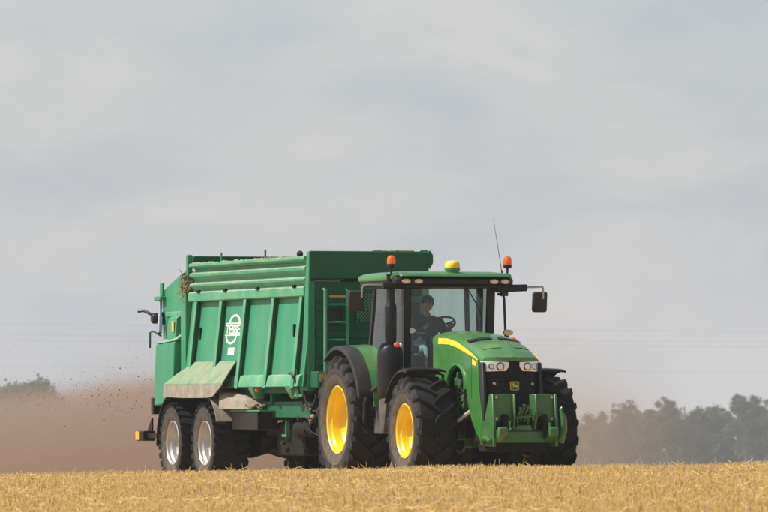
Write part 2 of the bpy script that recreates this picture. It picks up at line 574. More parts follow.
# thin patches
patch = np.sin(sx * 2.1 + sy * 0.7) + np.sin(sx * 0.9 - sy * 1.3 + 1.0) + nrg.normal(0, 0.9, nS)
keep = patch > -1.5
sx, sy = sx[keep], sy[keep]; nS = len(sx)
sb = np.stack([sx, sy, ground_z(sx, sy) - 0.01], 1)
sd = np.stack([nrg.normal(0, 0.22, nS), nrg.normal(0, 0.22, nS), np.ones(nS)], 1)
sl = nrg.uniform(0.085, 0.165, nS) * (1 + 0.18 * np.sin(sx * 1.3 + 0.6) * np.sin(sy * 0.4))
tall = nrg.uniform(0, 1, nS) < 0.003
sl[tall] *= nrg.uniform(1.3, 1.9, tall.sum())
v, f, t = straws(sb, sd, sl, nrg.uniform(0.0022, 0.0040, nS), straw_tint(nS))
stub = np_mesh('stubble', v, f, t, 'straw')
props(stub, 'golden cut cereal stubble standing all over the field', 'stubble', kind='stuff')
nS = 30000
sy = nrg.uniform(104, 128, nS); sx = nrg.uniform(-12, 12, nS)
sb = np.stack([sx, sy, ground_z(sx, sy) - 0.01], 1)
sd = np.stack([nrg.normal(0, 0.25, nS), nrg.normal(0, 0.25, nS), np.ones(nS)], 1)
v, f, t = straws(sb, sd, nrg.uniform(0.06, 0.13, nS), nrg.uniform(0.0028, 0.0046, nS), straw_tint(nS))
stub2 = np_mesh('stubble_behind', v, f, t, 'straw')
stub2.name = 'trampled_stubble'
props(stub2, 'short stubble around the wheels behind the crest', 'stubble', kind='stuff')

nL = 26000
ly = nrg.uniform(56, 102, nL); lx = nrg.uniform(-1, 1, nL) * (ly * 0.0545 + 1.6)
clump = np.sin(lx * 1.1 + 2) + np.sin(ly * 0.8 + lx) + nrg.normal(0, 1, nL)
k = clump > -0.8
lx, ly = lx[k], ly[k]; nL = len(lx)
lb = np.stack([lx, ly, ground_z(lx, ly) + nrg.uniform(0.03, 0.14, nL)], 1)
an = nrg.uniform(0, 2 * math.pi, nL)
ld = np.stack([np.cos(an), np.sin(an), nrg.normal(0.0, 0.28, nL)], 1)
tl = straw_tint(nL, 0.95, 1.3)
v, f, t = straws(lb, ld, nrg.uniform(0.03, 0.13, nL) * (1 + 0.8 * (nrg.uniform(0, 1, nL) < 0.04)), nrg.uniform(0.0022, 0.0045, nL), tl)
litter = np_mesh('loose_straw', v, f, t, 'straw')
props(litter, 'pale loose straw lying in the stubble', 'straw', kind='stuff')
# ------------------------------------------------------------------ vehicle frame
HEAD = R(-71.5)                       # forward = local +X, left = local +Y
TR_LOC = Vector((1.492, 110.0, 0.0))
_rot = Matrix.Rotation(HEAD, 3, 'Z')


def ag_tyre(rad, wid, rim_r, n_lug, lug_h, sweep, lug_w, s_out, blocky=False):
    """tyre body (sidewall+carcass) and its lugs; axis along y; s_out = -1/+1 side facing out"""
    h = wid / 2
    rc = rad - lug_h
    prof = [(rim_r, -h * 0.78), (rim_r + 0.05, -h * 0.92), (rim_r + (rc - rim_r) * 0.45, -h * 1.0), (rim_r + (rc - rim_r) * 0.75, -h * 0.985),
            (rc - 0.045, -h * 0.93), (rc - 0.012, -h * 0.80), (rc + 0.0, -h * 0.5), (rc + 0.004, 0)]
    prof = prof + [(r, -y) for r, y in reversed(prof[:-1])]
    body = MB().lathe(prof[:3], 72, 'y')
    body.lathe(prof[-3:], 72, 'y')
    lug = MB().lathe(prof[4:-4], 72, 'y')
    shoulder_ = MB().lathe(prof[2:5], 72, 'y')
    shoulder_.lathe(prof[-5:-2], 72, 'y')
    for side in (-1, 1):
        for i in range(n_lug):
            a0 = 2 * math.pi * (i + (0.5 if side > 0 else 0)) / n_lug
            st = []
            ts = [0.0, 0.25, 0.5, 0.75, 0.93, 1.04, 1.08]
            for q, tt in enumerate(ts):
                y = side * (-0.045 * (1 if not blocky else -1.2) + (h * 0.965 + 0.045) * min(tt, 1.0))
                a = a0 + sweep * (tt ** 0.85)
                top = rad - 0.006 * tt
                bot = rc - 0.02
                if tt >= 0.9: top = rad - 0.012; bot = rc - 0.06
                if tt > 1.0: top = rc - 0.02; bot = rc - 0.10; y = side * h * 1.0
                if tt > 1.05: top = rc - 0.075; bot = rc - 0.12; y = side * h * 1.003
                if blocky and tt >= 0.9: top = rad - 0.02 - 0.25 * (tt - 0.9); bot = rc - 0.10; y = side * h * min(0.975, 0.93 + 0.3 * (tt - 0.9)) 
                wv = lug_w * (0.85 + 0.35 * tt)
                st.append((y, a, top, bot, wv))
            vs = []; fs = []
            for (y, a, top, bot, wv) in st:
                for (rr, ww) in ((bot, wv * 0.66), (top, wv * 0.46), (top, -wv * 0.46), (bot, -wv * 0.66)):
                    da = ww / rr
                    vs.append((rr * math.cos(a + da), y, rr * math.sin(a + da)))
            for q in range(len(st) - 1):
                for k in range(4):
                    k2 = (k + 1) % 4
                    fs.append((q * 4 + k, q * 4 + k2, q * 4 + 4 + k2, q * 4 + 4 + k))
            fs.append((0, 1, 2, 3)); e = (len(st) - 1) * 4
            fs.append((e + 3, e + 2, e + 1, e))
            lug.add(vs, fs)
    return body, lug, shoulder_


def make_wheel(root, loc, side, rad, wid, rim_r, n_lug, lug_h, sweep, lug_w, rim_mat, dish, blocky=False, label=None):
    """wheel (hub) > tyre, tread, rim; side -1 faces local -y"""
    global OFF
    keep = OFF
    OFF = Vector((0, 0, 0))
    o = side * wid / 2
    hub = MB()
    hub.lathe([(0.001, o * 0.8 - side * (dish - 0.05)), (0.08, o * 0.8 - side * (dish - 0.05)), (0.10, o * 0.8 - side * (dish - 0.04)), (0.12, o * 0.8 - side * (dish - 0.01)), (0.13, o * 0.9 - side * (dish + 0.04))], 28)
    for k in range(10):
        a = 2 * math.pi * k / 10
        c = (0.19 * math.cos(a), 0, 0.19 * math.sin(a))
        y0 = o * 0.8 - side * dish
        hub.lathe([(0.017, y0 + side * 0.03), (0.017, y0 - side * 0.01)], 6, 'y', c)
        hub.lathe([(0.001, y0 + side * 0.03), (0.017, y0 + side * 0.03)], 6, 'y', c)
    wheel = hub.build('wheel', rim_mat, root, loc=loc)
    body, lug, shl = ag_tyre(rad, wid, rim_r, n_lug, lug_h, sweep, lug_w, side, blocky)
    ty = body.build('tyre', 'sidewall' if side < 0 else 'rubber', wheel, smooth=50)
    shl.build('tyre_shoulder', 'rubber', wheel, smooth=60)
    lug.build('tread', 'tread', wheel, smooth=30)
    rim = MB()
    y = lambda d: o * 0.80 - side * d
    rim.lathe([(rim_r + 0.012, y(-0.012)), (rim_r + 0.018, y(-0.022)), (rim_r + 0.004, y(-0.03)), (rim_r - 0.014, y(-0.012)), (rim_r - 0.022, y(0.03)), (rim_r - 0.045, y(0.055)),
               (rim_r - 0.055, y(dish * 0.75)), (rim_r - 0.09, y(dish * 0.95)), (rim_r - 0.11, y(dish)), (0.26, y(dish)), (0.24, y(dish - 0.02)), (0.14, y(dish - 0.02)), (0.12, y(dish)), (0.12, y(dish + 0.1)),
               (rim_r - 0.03, y(dish + 0.12)), (rim_r - 0.02, -y(0.02)), (rim_r + 0.012, -y(-0.02)), (rim_r + 0.012, -y(0.01))], 56)
    rim.build('rim', rim_mat, wheel, smooth=30)
    OFF = keep
    return wheel


tractor = empty('tractor', TR_LOC, HEAD)
props(tractor, 'green row-crop tractor with yellow wheels and glazed cab, pulling the manure spreader', 'tractor')
T = tractor

# wheels
make_wheel(T, (0, -0.975, 0.83), -1, 0.83, 0.62, 0.40, 17, 0.062, 0.36, 0.062, 'yellow', 0.20)
make_wheel(T, (0, 0.975, 0.83), 1, 0.83, 0.62, 0.40, 17, 0.062, 0.36, 0.062, 'yellow', 0.20)
make_wheel(T, (-3.06, -1.005, 0.995), -1, 1.0, 0.71, 0.515, 19, 0.070, 0.36, 0.070, 'yellow', 0.24)
make_wheel(T, (-3.06, 1.005, 0.995), 1, 1.0, 0.71, 0.515, 19, 0.070, 0.36, 0.070, 'yellow', 0.24)

# ---- chassis and drive line
b = MB()
b.box(-3.5, -1.2, -0.33, 0.33, 0.72, 1.5)
b.box(-1.3, 0.95, -0.30, 0.30, 0.70, 1.25)
b.box(-3.9, -3.3, -0.36, 0.36, 0.55, 1.35)
b.build('chassis', 'dark', T, bevel=0.03)
b = MB()
b.tube([(0, -0.72, 0.83), (0, -0.4, 0.80), (0, 0.4, 0.80), (0, 0.72, 0.83)], [0.13, 0.11, 0.11, 0.13], 12)
b.box(-0.2, 0.2, -0.24, 0.24, 0.58, 0.95)
b.build('front_axle', 'jd_cast', T, bevel=0.02)
for sgn in (-1, 1):
    MB().lathe([(0.001, sgn * 0.60), (0.26, sgn * 0.60), (0.36, sgn * 0.66), (0.37, sgn * 0.72), (0.001, sgn * 0.74)], 28, 'y', (0, 0, 0.83)).build('final_drive', 'dark', T)
b = MB()
b.tube([(-3.06, -0.75, 0.995), (-3.06, -0.4, 0.995), (-3.06, 0.4, 0.995), (-3.06, 0.75, 0.995)], [0.16, 0.2, 0.2, 0.16], 14)
b.build('rear_axle', 'jd_cast', T)
for sgn in (-1, 1):
    MB().lathe([(0.001, sgn * 0.52), (0.34, sgn * 0.52), (0.47, sgn * 0.62), (0.48, sgn * 0.70), (0.001, sgn * 0.74)], 28, 'y', (-3.06, 0, 0.995)).build('final_drive', 'dark', T)
b = MB()
b.box(-0.55, 0.95, -0.34, 0.34, 1.25, 2.05)
b.build('engine', 'dark', T, bevel=0.04)
# engine and suspension bits that show in the wheel arch
b = MB()
for i in range(13):
    x = rng.uniform(-0.05, 0.62); z = rng.uniform(0.95, 1.68)
    p = [(x, -0.36 - rng.uniform(0.02, 0.10), z)]
    for k in range(4):
        q = p[-1]
        p.append((q[0] + rng.uniform(-0.14, 0.14), -0.36 - rng.uniform(0.02, 0.12), q[2] + rng.uniform(-0.16, 0.05)))
    b.tube(p, rng.uniform(0.012, 0.024), 6)
b.build('hydraulic_hoses', 'blackdust', T)
b = MB()
for i in range(10):
    x = rng.uniform(0.0, 0.62); z = rng.uniform(0.95, 1.66); r_ = rng.uniform(0.025, 0.05)
    b.box(x - r_, x + r_, -0.47, -0.36, z - r_, z + r_)
b.box(0.12, 0.17, -0.46, -0.38, 1.05, 1.72)
b.box(0.42, 0.46, -0.46, -0.38, 1.0, 1.62)
b.build('valve_block', 'jd_cast', T, bevel=0.006)
b = MB()
b.tube([(0.62, -0.62, 0.98), (0.80, -0.42, 1.16)], 0.035, 10)
b.tube([(0.52, -0.72, 0.88), (0.62, -0.62, 0.98)], 0.018, 10)
b.build('steering_cylinder', 'steel', T)

# ---- hood
def hood_half(x):           # half width of hood
    return 0.475 - 0.02 * smooth01((x - 0.6) / 0.7)


SHO = [(-0.95, 2.275), (-0.6, 2.262), (-0.2, 2.250), (0.2, 2.205), (0.55, 2.130), (0.9, 2.040), (1.15, 1.965), (1.24, 1.930)]


def shoulder(x):
    return float(np.interp(x, [p[0] for p in SHO], [p[1] for p in SHO]))


hx = [-0.95, -0.75, -0.5, -0.2, 0.1, 0.35, 0.6, 0.8, 1.0, 1.13, 1.20, 1.24]
hs = [-1, -0.97, -0.90, -0.78, -0.55, -0.3, -0.1, 0, 0.1, 0.3, 0.55, 0.78, 0.90, 0.97, 1]


def hood_pt(x, s):
    w = hood_half(x)
    bow = 0.20 * smooth01((x - 0.2) / 1.0)
    px = x + bow * (1 - abs(s) ** 2.2)
    z = shoulder(x) + 0.075 * (1 - abs(s) ** 2.6) - 0.05 * max(0, (abs(s) - 0.86) / 0.14) ** 2
    z += 0.012 * max(0, 1 - abs(abs(s) - 0.0) / 0.12)
    z -= 0.07 * smooth01((x - 0.9) / 0.34) * (1 - abs(s) ** 2)
    return Vector((px, w * s, z))


b = MB()
b.slab([[hood_pt(x, s) for s in hs] for x in hx], (0, 0, -0.06))
b.build('hood', 'jd_green', T, smooth=40)
for sgn in (-1, 1):
    v_ = MB()
    g = []
    for x in (0.44, 0.55):
        g.append([hood_pt(x, sgn * s) + Vector((0, 0, 0.008)) for s in (0.13, 0.4, 0.68, 0.86)])
    v_.slab(g, (0, 0, 0.012))
    v_.build('hood_vent', 'black', T)
    v_ = MB()
    g = []
    for x in (0.80, 0.88, 0.98):
        g.append([hood_pt(x, sgn * s) + Vector((0, 0, 0.003)) for s in (0.22, 0.5, 0.78)])
    v_.slab(g, (0, 0, 0.006))
    v_.build('hood_screen', paint('hood screen', (0.045, 0.20, 0.03), 0.6, 0.75, 16, dustcol=(0.17, 0.13, 0.06, 1)), T)

# ---- side panels with wheel arch, stripe
def arc2(cx, cz, rx, rz, a0, a1, n):
    return [(cx + rx * math.cos(R(a0 + (a1 - a0) * i / n)), cz + rz * math.sin(R(a0 + (a1 - a0) * i / n))) for i in range(n + 1)]


top = [(x, shoulder(x) - 0.055) for x in (1.16, 0.9, 0.55, 0.2, -0.2, -0.6, -0.9)]
panel = top + [(-0.9, 1.35), (-0.32, 1.30)] + [(-0.24, 1.40)] + arc2(0.20, 1.38, 0.42, 0.42, 175, 20, 12) + \
    [(0.74, 1.20), (0.90, 0.98), (1.10, 0.80), (1.36, 0.64), (1.52, 0.64), (1.50, 0.80), (1.37, 0.95), (1.27, 1.30), (1.19, 1.60)]
for sgn in (-1, 1):
    MB().prism(panel, sgn * 0.455, sgn * 0.487).build('side_panel', 'jd_green', T, bevel=0.006)
    st_hi = [(-0.62, 2.248), (-0.18, 2.236), (0.22, 2.178), (0.6, 2.087), (0.95, 1.992), (1.19, 1.905)]
    st_lo = [(-0.64, 2.155), (-0.14, 2.142), (0.24, 2.092), (0.6, 2.018), (0.95, 1.948), (1.17, 1.890)]
    off = 0.0025
    hi = [(x, min(z, shoulder(x) - 0.018)) for x, z in st_hi]
    MB().prism(hi + st_lo[::-1], sgn * 0.489, sgn * 0.494).build('stripe', 'stripe', T)
    MB().prism([(0.93, 1.915), (1.13, 1.865), (1.13, 1.805), (0.93, 1.83)], sgn * 0.489, sgn * 0.494).build('stripe_tab', 'stripe', T)
    # raised frame round the arch
    a = arc2(0.20, 1.38, 0.455, 0.455, 160, 10, 14)
    MB().tube([(x, sgn * 0.487, z) for x, z in a], 0.022, 6).build('arch_trim', 'jd_green', T)
    # seam
    MB().box(0.885, 0.905, sgn * 0.484 - 0.003, sgn * 0.484 + 0.005, 1.32, 1.94).build('seam', 'black', T)

# ---- nose: grille, head lights, emblem
def nose_x(y, z):
    k = min(1.0, abs(y) / 0.50)
    return 1.17 + 0.25 * (1 - k ** 2.4) ** 0.62 + 0.02 * (z - 1.4) * (1 - k) + 0.05 * smooth01((1.75 - z) / 0.5)


zs = [0.95, 1.05, 1.2, 1.4, 1.6, 1.75, 1.87]
b = MB()
sec = []
for z in zs:
    wz = 0.30 + 0.17 * smooth01((z - 0.9) / 0.75)
    row_ = []
    for i in range(17):
        y = -wz + 2 * wz * i / 16
        row_.append((nose_x(y * 0.47 / wz, z), y, z))
    sec.append(row_)
b.slab(sec, (-0.30, 0, 0))
b.build('grille', 'grille', T, smooth=50)
# side screens (dark wedge)
for sgn in (-1, 1):
    b = MB()
    b.prism([(1.15, 1.87), (1.33, 1.86), (1.40, 1.3), (1.42, 0.95), (1.38, 0.93), (1.27, 1.30), (1.19, 1.60)], sgn * 0.42, sgn * 0.474)
    b.build('side_screen', 'blackdust', T, bevel=0.01)
    # horizontal grille bars
for z in (1.22, 1.30, 1.38, 1.60, 1.66):
    b = MB()
    b.tube([(nose_x(y, z) + 0.004, y, z) for y in np.linspace(-0.36, 0.36, 15)], 0.009, 6)
    b.build('grille_bar', 'black', T)
for sgn in (-1, 1):
    g = []
    for i in range(9):
        y = sgn * (0.085 + (0.468 - 0.085) * i / 8)
        k = i / 8
        zt = 1.865 + 0.018 * k
        zb = 1.735 - 0.012 * k + 0.06 * max(0, 1 - k * 8)
        r_ = []
        for j in range(4):
            z = zb + (zt - zb) * j / 3
            r_.append((nose_x(y, z) + 0.012, y, z))
        g.append(r_)
    hl = MB().slab(g, (-0.04, 0, 0)).build('headlight', 'lens', T, smooth=40)
    for yy, rr in ((0.215, 0.048), (0.34, 0.035)):
        y = sgn * yy
        px = nose_x(y, 1.8) + 0.012
        l_ = MB().lathe([(0.001, 0.012), (rr * 0.7, 0.008), (rr * 0.75, 0.016), (rr, 0.014), (rr * 1.02, -0.01)], 20, 'x', (px + 0.004, y, 1.80))
        l_.build('projector_lens', 'chrome' if yy < 0.3 else 'lens', hl)
        MB().lathe([(rr * 1.0, 0.0), (rr * 1.04, 0.014), (rr * 1.28, 0.012), (rr * 1.3, -0.01)], 20, 'x', (px + 0.004, y, 1.80)).build('lamp_bezel', 'blackdust', hl)
    d_ = MB().box(nose_x(sgn * 0.10, 1.7) - 0.02, nose_x(sgn * 0.10, 1.7) + 0.02, sgn * 0.09 - 0.015, sgn * 0.09 + 0.015, 1.73, 1.86)
    # small round sensors under the lights
    y = sgn * 0.30
    MB().lathe([(0.001, 0.012), (0.022, 0.008), (0.026, -0.01)], 12, 'x', (nose_x(y, 1.52) + 0.005, y, 1.54)).build('sensor', 'steel', T)

# emblem: rounded badge with border and leaping deer
def badge():
    x0 = nose_x(0, 1.51) + 0.012
    def rr(w, h, r_, n=5):
        pts = []
        for cx, cz, a0 in ((w - r_, h - r_, 0), (-w + r_, h - r_, 90), (-w + r_, -h + r_, 180), (w - r_, -h + r_, 270)):
            for k in range(n + 1):
                a = R(a0 + 90 * k / n)
                pts.append((cx + r_ * math.cos(a), 1.51 + cz + r_ * math.sin(a)))
        return pts
    e = MB().prism(rr(0.068, 0.066, 0.02), x0 - 0.02, x0, 'x').build('emblem', 'stripe', T)
    MB().prism(rr(0.060, 0.058, 0.016), x0, x0 + 0.003, 'x').build('emblem_field', 'jd_cast', e)
    deer = [(-0.046, -0.004), (-0.034, 0.012), (-0.012, 0.014), (0.006, 0.016), (0.016, 0.028), (0.010, 0.044), (0.016, 0.046), (0.022, 0.034), (0.026, 0.046), (0.031, 0.044), (0.028, 0.030), (0.044, 0.022), (0.042, 0.016), (0.028, 0.014),
            (0.022, 0.000), (0.034, -0.012), (0.030, -0.018), (0.012, -0.008), (-0.010, -0.006), (-0.020, -0.012), (-0.022, -0.032), (-0.030, -0.034), (-0.030, -0.010), (-0.042, -0.012)]
    MB().prism([(-p[0], 1.51 + p[1]) for p in deer][::-1], x0 + 0.003, x0 + 0.006, 'x').build('emblem_deer', 'stripe', e)


badge()

# ---- front hitch
for sgn in (-1, 1):
    b = MB()
    pl = [(1.35, 0.62), (1.95, 0.60), (1.95, 0.95), (1.90, 1.39), (1.76, 1.39), (1.55, 1.0), (1.35, 0.95)]
    b.prism(pl, sgn * 0.47, sgn * 0.515)
    b.build('hitch_side_plate', 'jd_cast', T, bevel=0.008)
    b = MB()
    b.prism([(sgn * 0.17, 1.39), (sgn * 0.50, 1.39), (sgn * 0.50, 0.98), (sgn * 0.40, 0.96), (sgn * 0.36, 1.06), (sgn * 0.25, 1.08), (sgn * 0.21, 0.98), (sgn * 0.17, 1.0)], 1.80, 1.86, 'x')
    b.build('hitch_bracket', 'jd_cast', T, bevel=0.008)
    b = MB()
    b.prism([(1.66, 1.38), (1.93, 1.38), (1.95, 1.05), (1.90, 0.86), (1.70, 0.9)], sgn * 0.155, sgn * 0.185)
    b.build('hitch_inner_plate', 'jd_cast', T, bevel=0.006)
    # bolts
    for (yy, zz) in ((0.44, 1.34), (0.44, 1.02)):
        MB().lathe([(0.001, 0.02), (0.022, 0.018), (0.024, -0.01)], 10, 'x', (1.865, sgn * yy, zz)).build('bolt', 'steel', T)
    # lift cylinder
    b = MB(); b.tube([(1.90, sgn * 0.30, 1.08), (1.94, sgn * 0.33, 0.74)], 0.045, 12)
    b.build('lift_cylinder', 'dark', T)
    # lower link with hook, folded forward/up
    b = MB()
    b.prism([(1.55, 0.68), (1.95, 0.68), (2.10, 0.76), (2.12, 0.88), (2.02, 0.90), (1.92, 0.83), (1.55, 0.80)], sgn * 0.33, sgn * 0.47)
    b.build('lower_link', 'jd_cast', T, bevel=0.02, seg=2)
    b = MB()
    b.tube([(1.92, sgn * 0.56, 0.66), (1.95, sgn * 0.60, 0.85), (1.94, sgn * 0.60, 1.02), (1.93, sgn * 0.575, 1.10), (1.93, sgn * 0.56, 1.16), (1.93, sgn * 0.585, 1.19)] if sgn > 0 else [(1.5, -0.53, 0.66), (1.6, -0.545, 0.72), (1.75, -0.545, 0.72), (1.9, -0.54, 0.68)], [0.05, 0.055, 0.05, 0.035, 0.025, 0.02] if sgn > 0 else 0.035, 10)
    b.build('link_arm', 'jd_cast', T)
b = MB()
b.box(1.55, 1.86, -0.46, 0.46, 0.66, 0.84)
b.prism([(-0.16, 0.84), (0.16, 0.84), (0.12, 0.93), (-0.12, 0.93)], 1.6, 1.86, 'x')
b.build('hitch_cross_beam', 'jd_cast', T, bevel=0.02)
b = MB()
b.box(1.5, 1.78, -0.14, 0.14, 0.93, 1.16)
b.build('pto_guard', 'dark', T, bevel=0.02)
for i, (y, z, l) in enumerate(((-0.085, 1.12, 0.20), (-0.03, 1.16, 0.16), (0.03, 1.14, 0.18), (0.08, 1.10, 0.1))):
    b = MB()
    b.tube([(1.80, y, z - 0.16), (1.86, y, z - 0.04), (1.92, y + 0.01, z + 0.02), (1.93, y + 0.01, z + 0.07)], [0.022, 0.024, 0.02, 0.026], 8)
    b.build('hydraulic_coupler', 'jd_cast', T)
b = MB(); b.tube([(1.9, -0.15, 1.03), (1.9, 0.3, 1.08)], 0.018, 8)
b.build('top_link_pin', 'jd_cast', T)
b = MB(); b.box(1.0, 1.7, -0.42, 0.42, 0.52, 0.68); b.box(0.9, 1.5, -0.44, 0.44, 0.66, 1.1)
b.build('front_support', 'dark', T, bevel=0.02)

# ---- front fenders
for sgn in (-1, 1):
    g = []
    for k in range(11):
        a = R(78 + (152 - 78) * k / 10)
        rr = 0.94
        g.append([(rr * math.cos(a) - 0.02, sgn * y, 0.84 + (rr - dz) * math.sin(a)) for y, dz in ((0.64, 0.03), (0.70, 0.0), (1.0, -0.01), (1.20, 0.0), (1.26, 0.008), (1.285, 0.03))])
    b = MB().slab(g, (0, 0, -0.025))
    b.build('front_fender', 'black', T, smooth=50)
    b = MB(); b.tube([(0.0, sgn * 0.8, 1.72), (-0.05, sgn * 0.62, 1.68), (-0.05, sgn * 0.60, 1.0)], 0.022, 8)
    b.build('fender_bracket', 'black', T)

# ---- rear fenders
for sgn in (-1, 1):
    def arcg(y0, y1, r0, a0, a1, n=14, lip=0.0):
        g = []
        for k in range(n + 1):
            a = R(a0 + (a1 - a0) * k / n)
            g.append([(-3.06 + (r0 - l_) * math.cos(a), sgn * y, 0.98 + (r0 - l_) * math.sin(a)) for y, l_ in ((y0, 0.0), (y0 + (y1 - y0) * 0.5, -0.012), (y0 + (y1 - y0) * 0.93, 0.0), (y1, lip))])
        return g
    b = MB().slab(arcg(1.09, 1.33, 1.16, 20, 125, 18, 0.03), (0, 0, -0.03))
    b.build('fender_flare', 'blackdust', T, smooth=50)
    b = MB().slab(arcg(0.62, 1.085, 1.175, 14, 120, 18), (0, 0, -0.04))
    b.build('rear_fender', 'jd_green', T, smooth=50)
    b = MB().prism([(-3.06, 0.98)] + arc2(-3.06, 0.98, 1.14, 1.14, 16, 120, 16), sgn * 0.64, sgn * 0.66)
    b.build('fender_inner', 'jd_green', T)

# ---- exhaust (right side only)
b = MB()
b.lathe([(0.001, 1.33), (0.17, 1.33), (0.195, 1.37), (0.20, 1.45), (0.20, 1.98), (0.185, 2.08), (0.15, 2.15), (0.09, 2.18), (0.001, 2.19)], 32, 'z', (-1.48, -0.98, 0))
b.build('exhaust_canister', 'black', T, smooth=50)
b = MB()
b.lathe([(0.085, 2.15), (0.092, 2.3), (0.092, 2.72), (0.085, 2.75), (0.062, 2.80), (0.060, 3.20), (0.072, 3.22), (0.06, 3.23), (0.05, 3.20), (0.001, 3.1)], 22, 'z', (-1.52, -0.96, 0))
b.build('exhaust_stack', 'black', T, smooth=40)
b = MB(); b.box(-1.50, -1.44, -1.20, -1.16, 2.1, 2.18); b.tube([(-1.46, -1.0, 2.12), (-1.46, -1.18, 2.13)], 0.015)
MB().ball((-1.20, -0.965, 2.145), (0.035, 0.05, 0.04), 12, 8).build('side_marker', 'amber', T)
MB().ball((-1.20, -0.905, 2.14), (0.03, 0.03, 0.035), 12, 8).build('side_marker', 'lens', T)

# ---- steps and tank below the cab
b = MB()
b.hexa([(-2.60, -1.05, 0.78), (-1.62, -1.05, 0.78), (-1.62, -0.42, 0.80), (-2.60, -0.42, 0.80), (-2.40, -1.03, 1.28), (-1.60, -1.0, 1.34), (-1.60, -0.42, 1.36), (-2.40, -0.42, 1.36)])
b.build('battery_box', 'boxgrey', T, bevel=0.035, seg=2)
b = MB()
b.tube([(-1.95, -0.86, 1.53), (-1.98, -1.02, 1.50), (-2.04, -1.13, 1.41), (-2.10, -1.18, 1.25), (-2.12, -1.18, 0.86), (-2.10, -1.14, 0.80)], 0.036, 10)
b.build('step_frame', 'blackdust', T)
b = MB(); b.box(-2.9, -1.1, 0.42, 0.95, 0.7, 1.45)
b.build('fuel_tank', 'blackdust', T, bevel=0.05, seg=2)
b = MB(); b.box(-3.0, -1.62, -0.64, 0.64, 1.46, 1.62)
b.build('cab_floor', 'dark', T)

# ---- cab
A0, A1 = (-1.62, 0.665, 1.80), (-1.58, 0.69, 3.10)
def pillar(p0, p1, sx, sy, name='pillar'):
    b = MB()
    b.hexa([(p0[0] + i, p0[1] + j, p0[2]) for i, j in ((-sx, -sy), (sx, -sy), (sx, sy), (-sx, sy))] + [(p1[0] + i, p1[1] + j, p1[2]) for i, j in ((-sx, -sy), (sx, -sy), (sx, sy), (-sx, sy))])
    return b.build(name, 'black', T, bevel=0.012)


for sgn in (-1, 1):
    pillar((A0[0], sgn * A0[1], A0[2]), (A1[0], sgn * A1[1], A1[2]), 0.06, 0.055, 'a_pillar')
    pillar((-2.98, sgn * 0.80, 2.02), (-2.88, sgn * 0.74, 3.10), 0.05, 0.03, 'c_pillar')
    # side glass
    g = []
    for k in range(5):
        t_ = k / 4
        lo_ = Vector((-1.66, sgn * 0.70, 1.72)).lerp(Vector((-2.97, sgn * 0.81, 2.03)), t_)
        hi_ = Vector((-1.62, sgn * 0.715, 3.08)).lerp(Vector((-2.87, sgn * 0.75, 3.08)), t_)
        bow = 0.03 * (1 - (2 * t_ - 1) ** 2)
        g.append([lo_ + Vector((0, sgn * bow, 0)), hi_ + Vector((0, sgn * bow, 0))])
    b = MB()
    b.add([p for r_ in g for p in r_], [(2 * k, 2 * k + 1, 2 * k + 3, 2 * k + 2) for k in range(4)])
    dg = b.build('side_window', 'glass', T, smooth=60)
# far side door post as seen through the cab
pillar((-2.33, 0.76, 1.9), (-2.27, 0.75, 3.08), 0.10, 0.025, 'door_post')
# lower body of cab
b = MB()
b.hexa([(-3.0, -0.64, 1.60), (-2.1, -0.64, 1.60), (-2.1, 0.64, 1.60), (-3.0, 0.64, 1.60), (-3.02, -0.66, 2.04), (-2.55, -0.66, 2.0), (-2.55, 0.66, 2.0), (-3.02, 0.66, 2.04)])
b.build('cab_body', 'black', T, bevel=0.02)
# windshield (bowed), from low beside the hood to the roof
b = MB()
g = []
for i in range(13):
    y = -0.665 + 1.33 * i / 12
    bow = 0.17 * (1 - (y / 0.665) ** 2)
    g.append([(-1.585 + bow, y, 1.78), (-1.61 + bow, y, 2.4), (-1.64 + bow, y, 3.08)])
vs = [p for r_ in g for p in r_]
fs = [(3 * i + j, 3 * i + 3 + j, 3 * i + 4 + j, 3 * i + 1 + j) for i in range(12) for j in range(2)]
b.add(vs, fs).build('windshield', 'glass', T, smooth=80)
b = MB()
b.add([(-3.03, -0.76, 2.05), (-3.03, 0.76, 2.05), (-2.93, 0.72, 3.08), (-2.93, -0.72, 3.08)], [(0, 1, 2, 3)]).build('rear_window', 'glass', T)
b = MB(); b.tube([(-1.63, -0.665, 1.77), (-1.5, -0.3, 1.75), (-1.46, 0, 1.75), (-1.5, 0.3, 1.75), (-1.63, 0.665, 1.77)], 0.035, 8)
b.build('windshield_sill', 'black', T)
# firewall behind the hood
b = MB(); b.box(-1.30, -0.93, -0.45, 0.45, 1.45, 2.26)
b.build('firewall', 'black', T, bevel=0.03)

# roof: green cap over black visor band
def rrect(x0, x1, hw_, r_, z, n=5, hwr=None):
    hwr = hwr or hw_
    pts = []
    for cx, cy, a0 in ((x1 - r_, hw_ - r_, 0), (x0 + r_, hwr - r_, 90), (x0 + r_, -hwr + r_, 180), (x1 - r_, -hw_ + r_, 270)):
        for k in range(n + 1):
            a = R(a0 + 90 * k / n)
            pts.append((cx + r_ * math.cos(a), cy + r_ * math.sin(a), z))
    return pts


def stack(rings):
    b = MB(); n = len(rings[0])
    vs = [p for r_ in rings for p in r_]
    fs = []
    for i in range(len(rings) - 1):
        for k in range(n):
            k2 = (k + 1) % n
            fs.append((i * n + k, i * n + k2, (i + 1) * n + k2, (i + 1) * n + k))
    fs.append(tuple(range(n - 1, -1, -1))); fs.append(tuple(range((len(rings) - 1) * n, len(rings) * n)))
    return b.add(vs, fs)


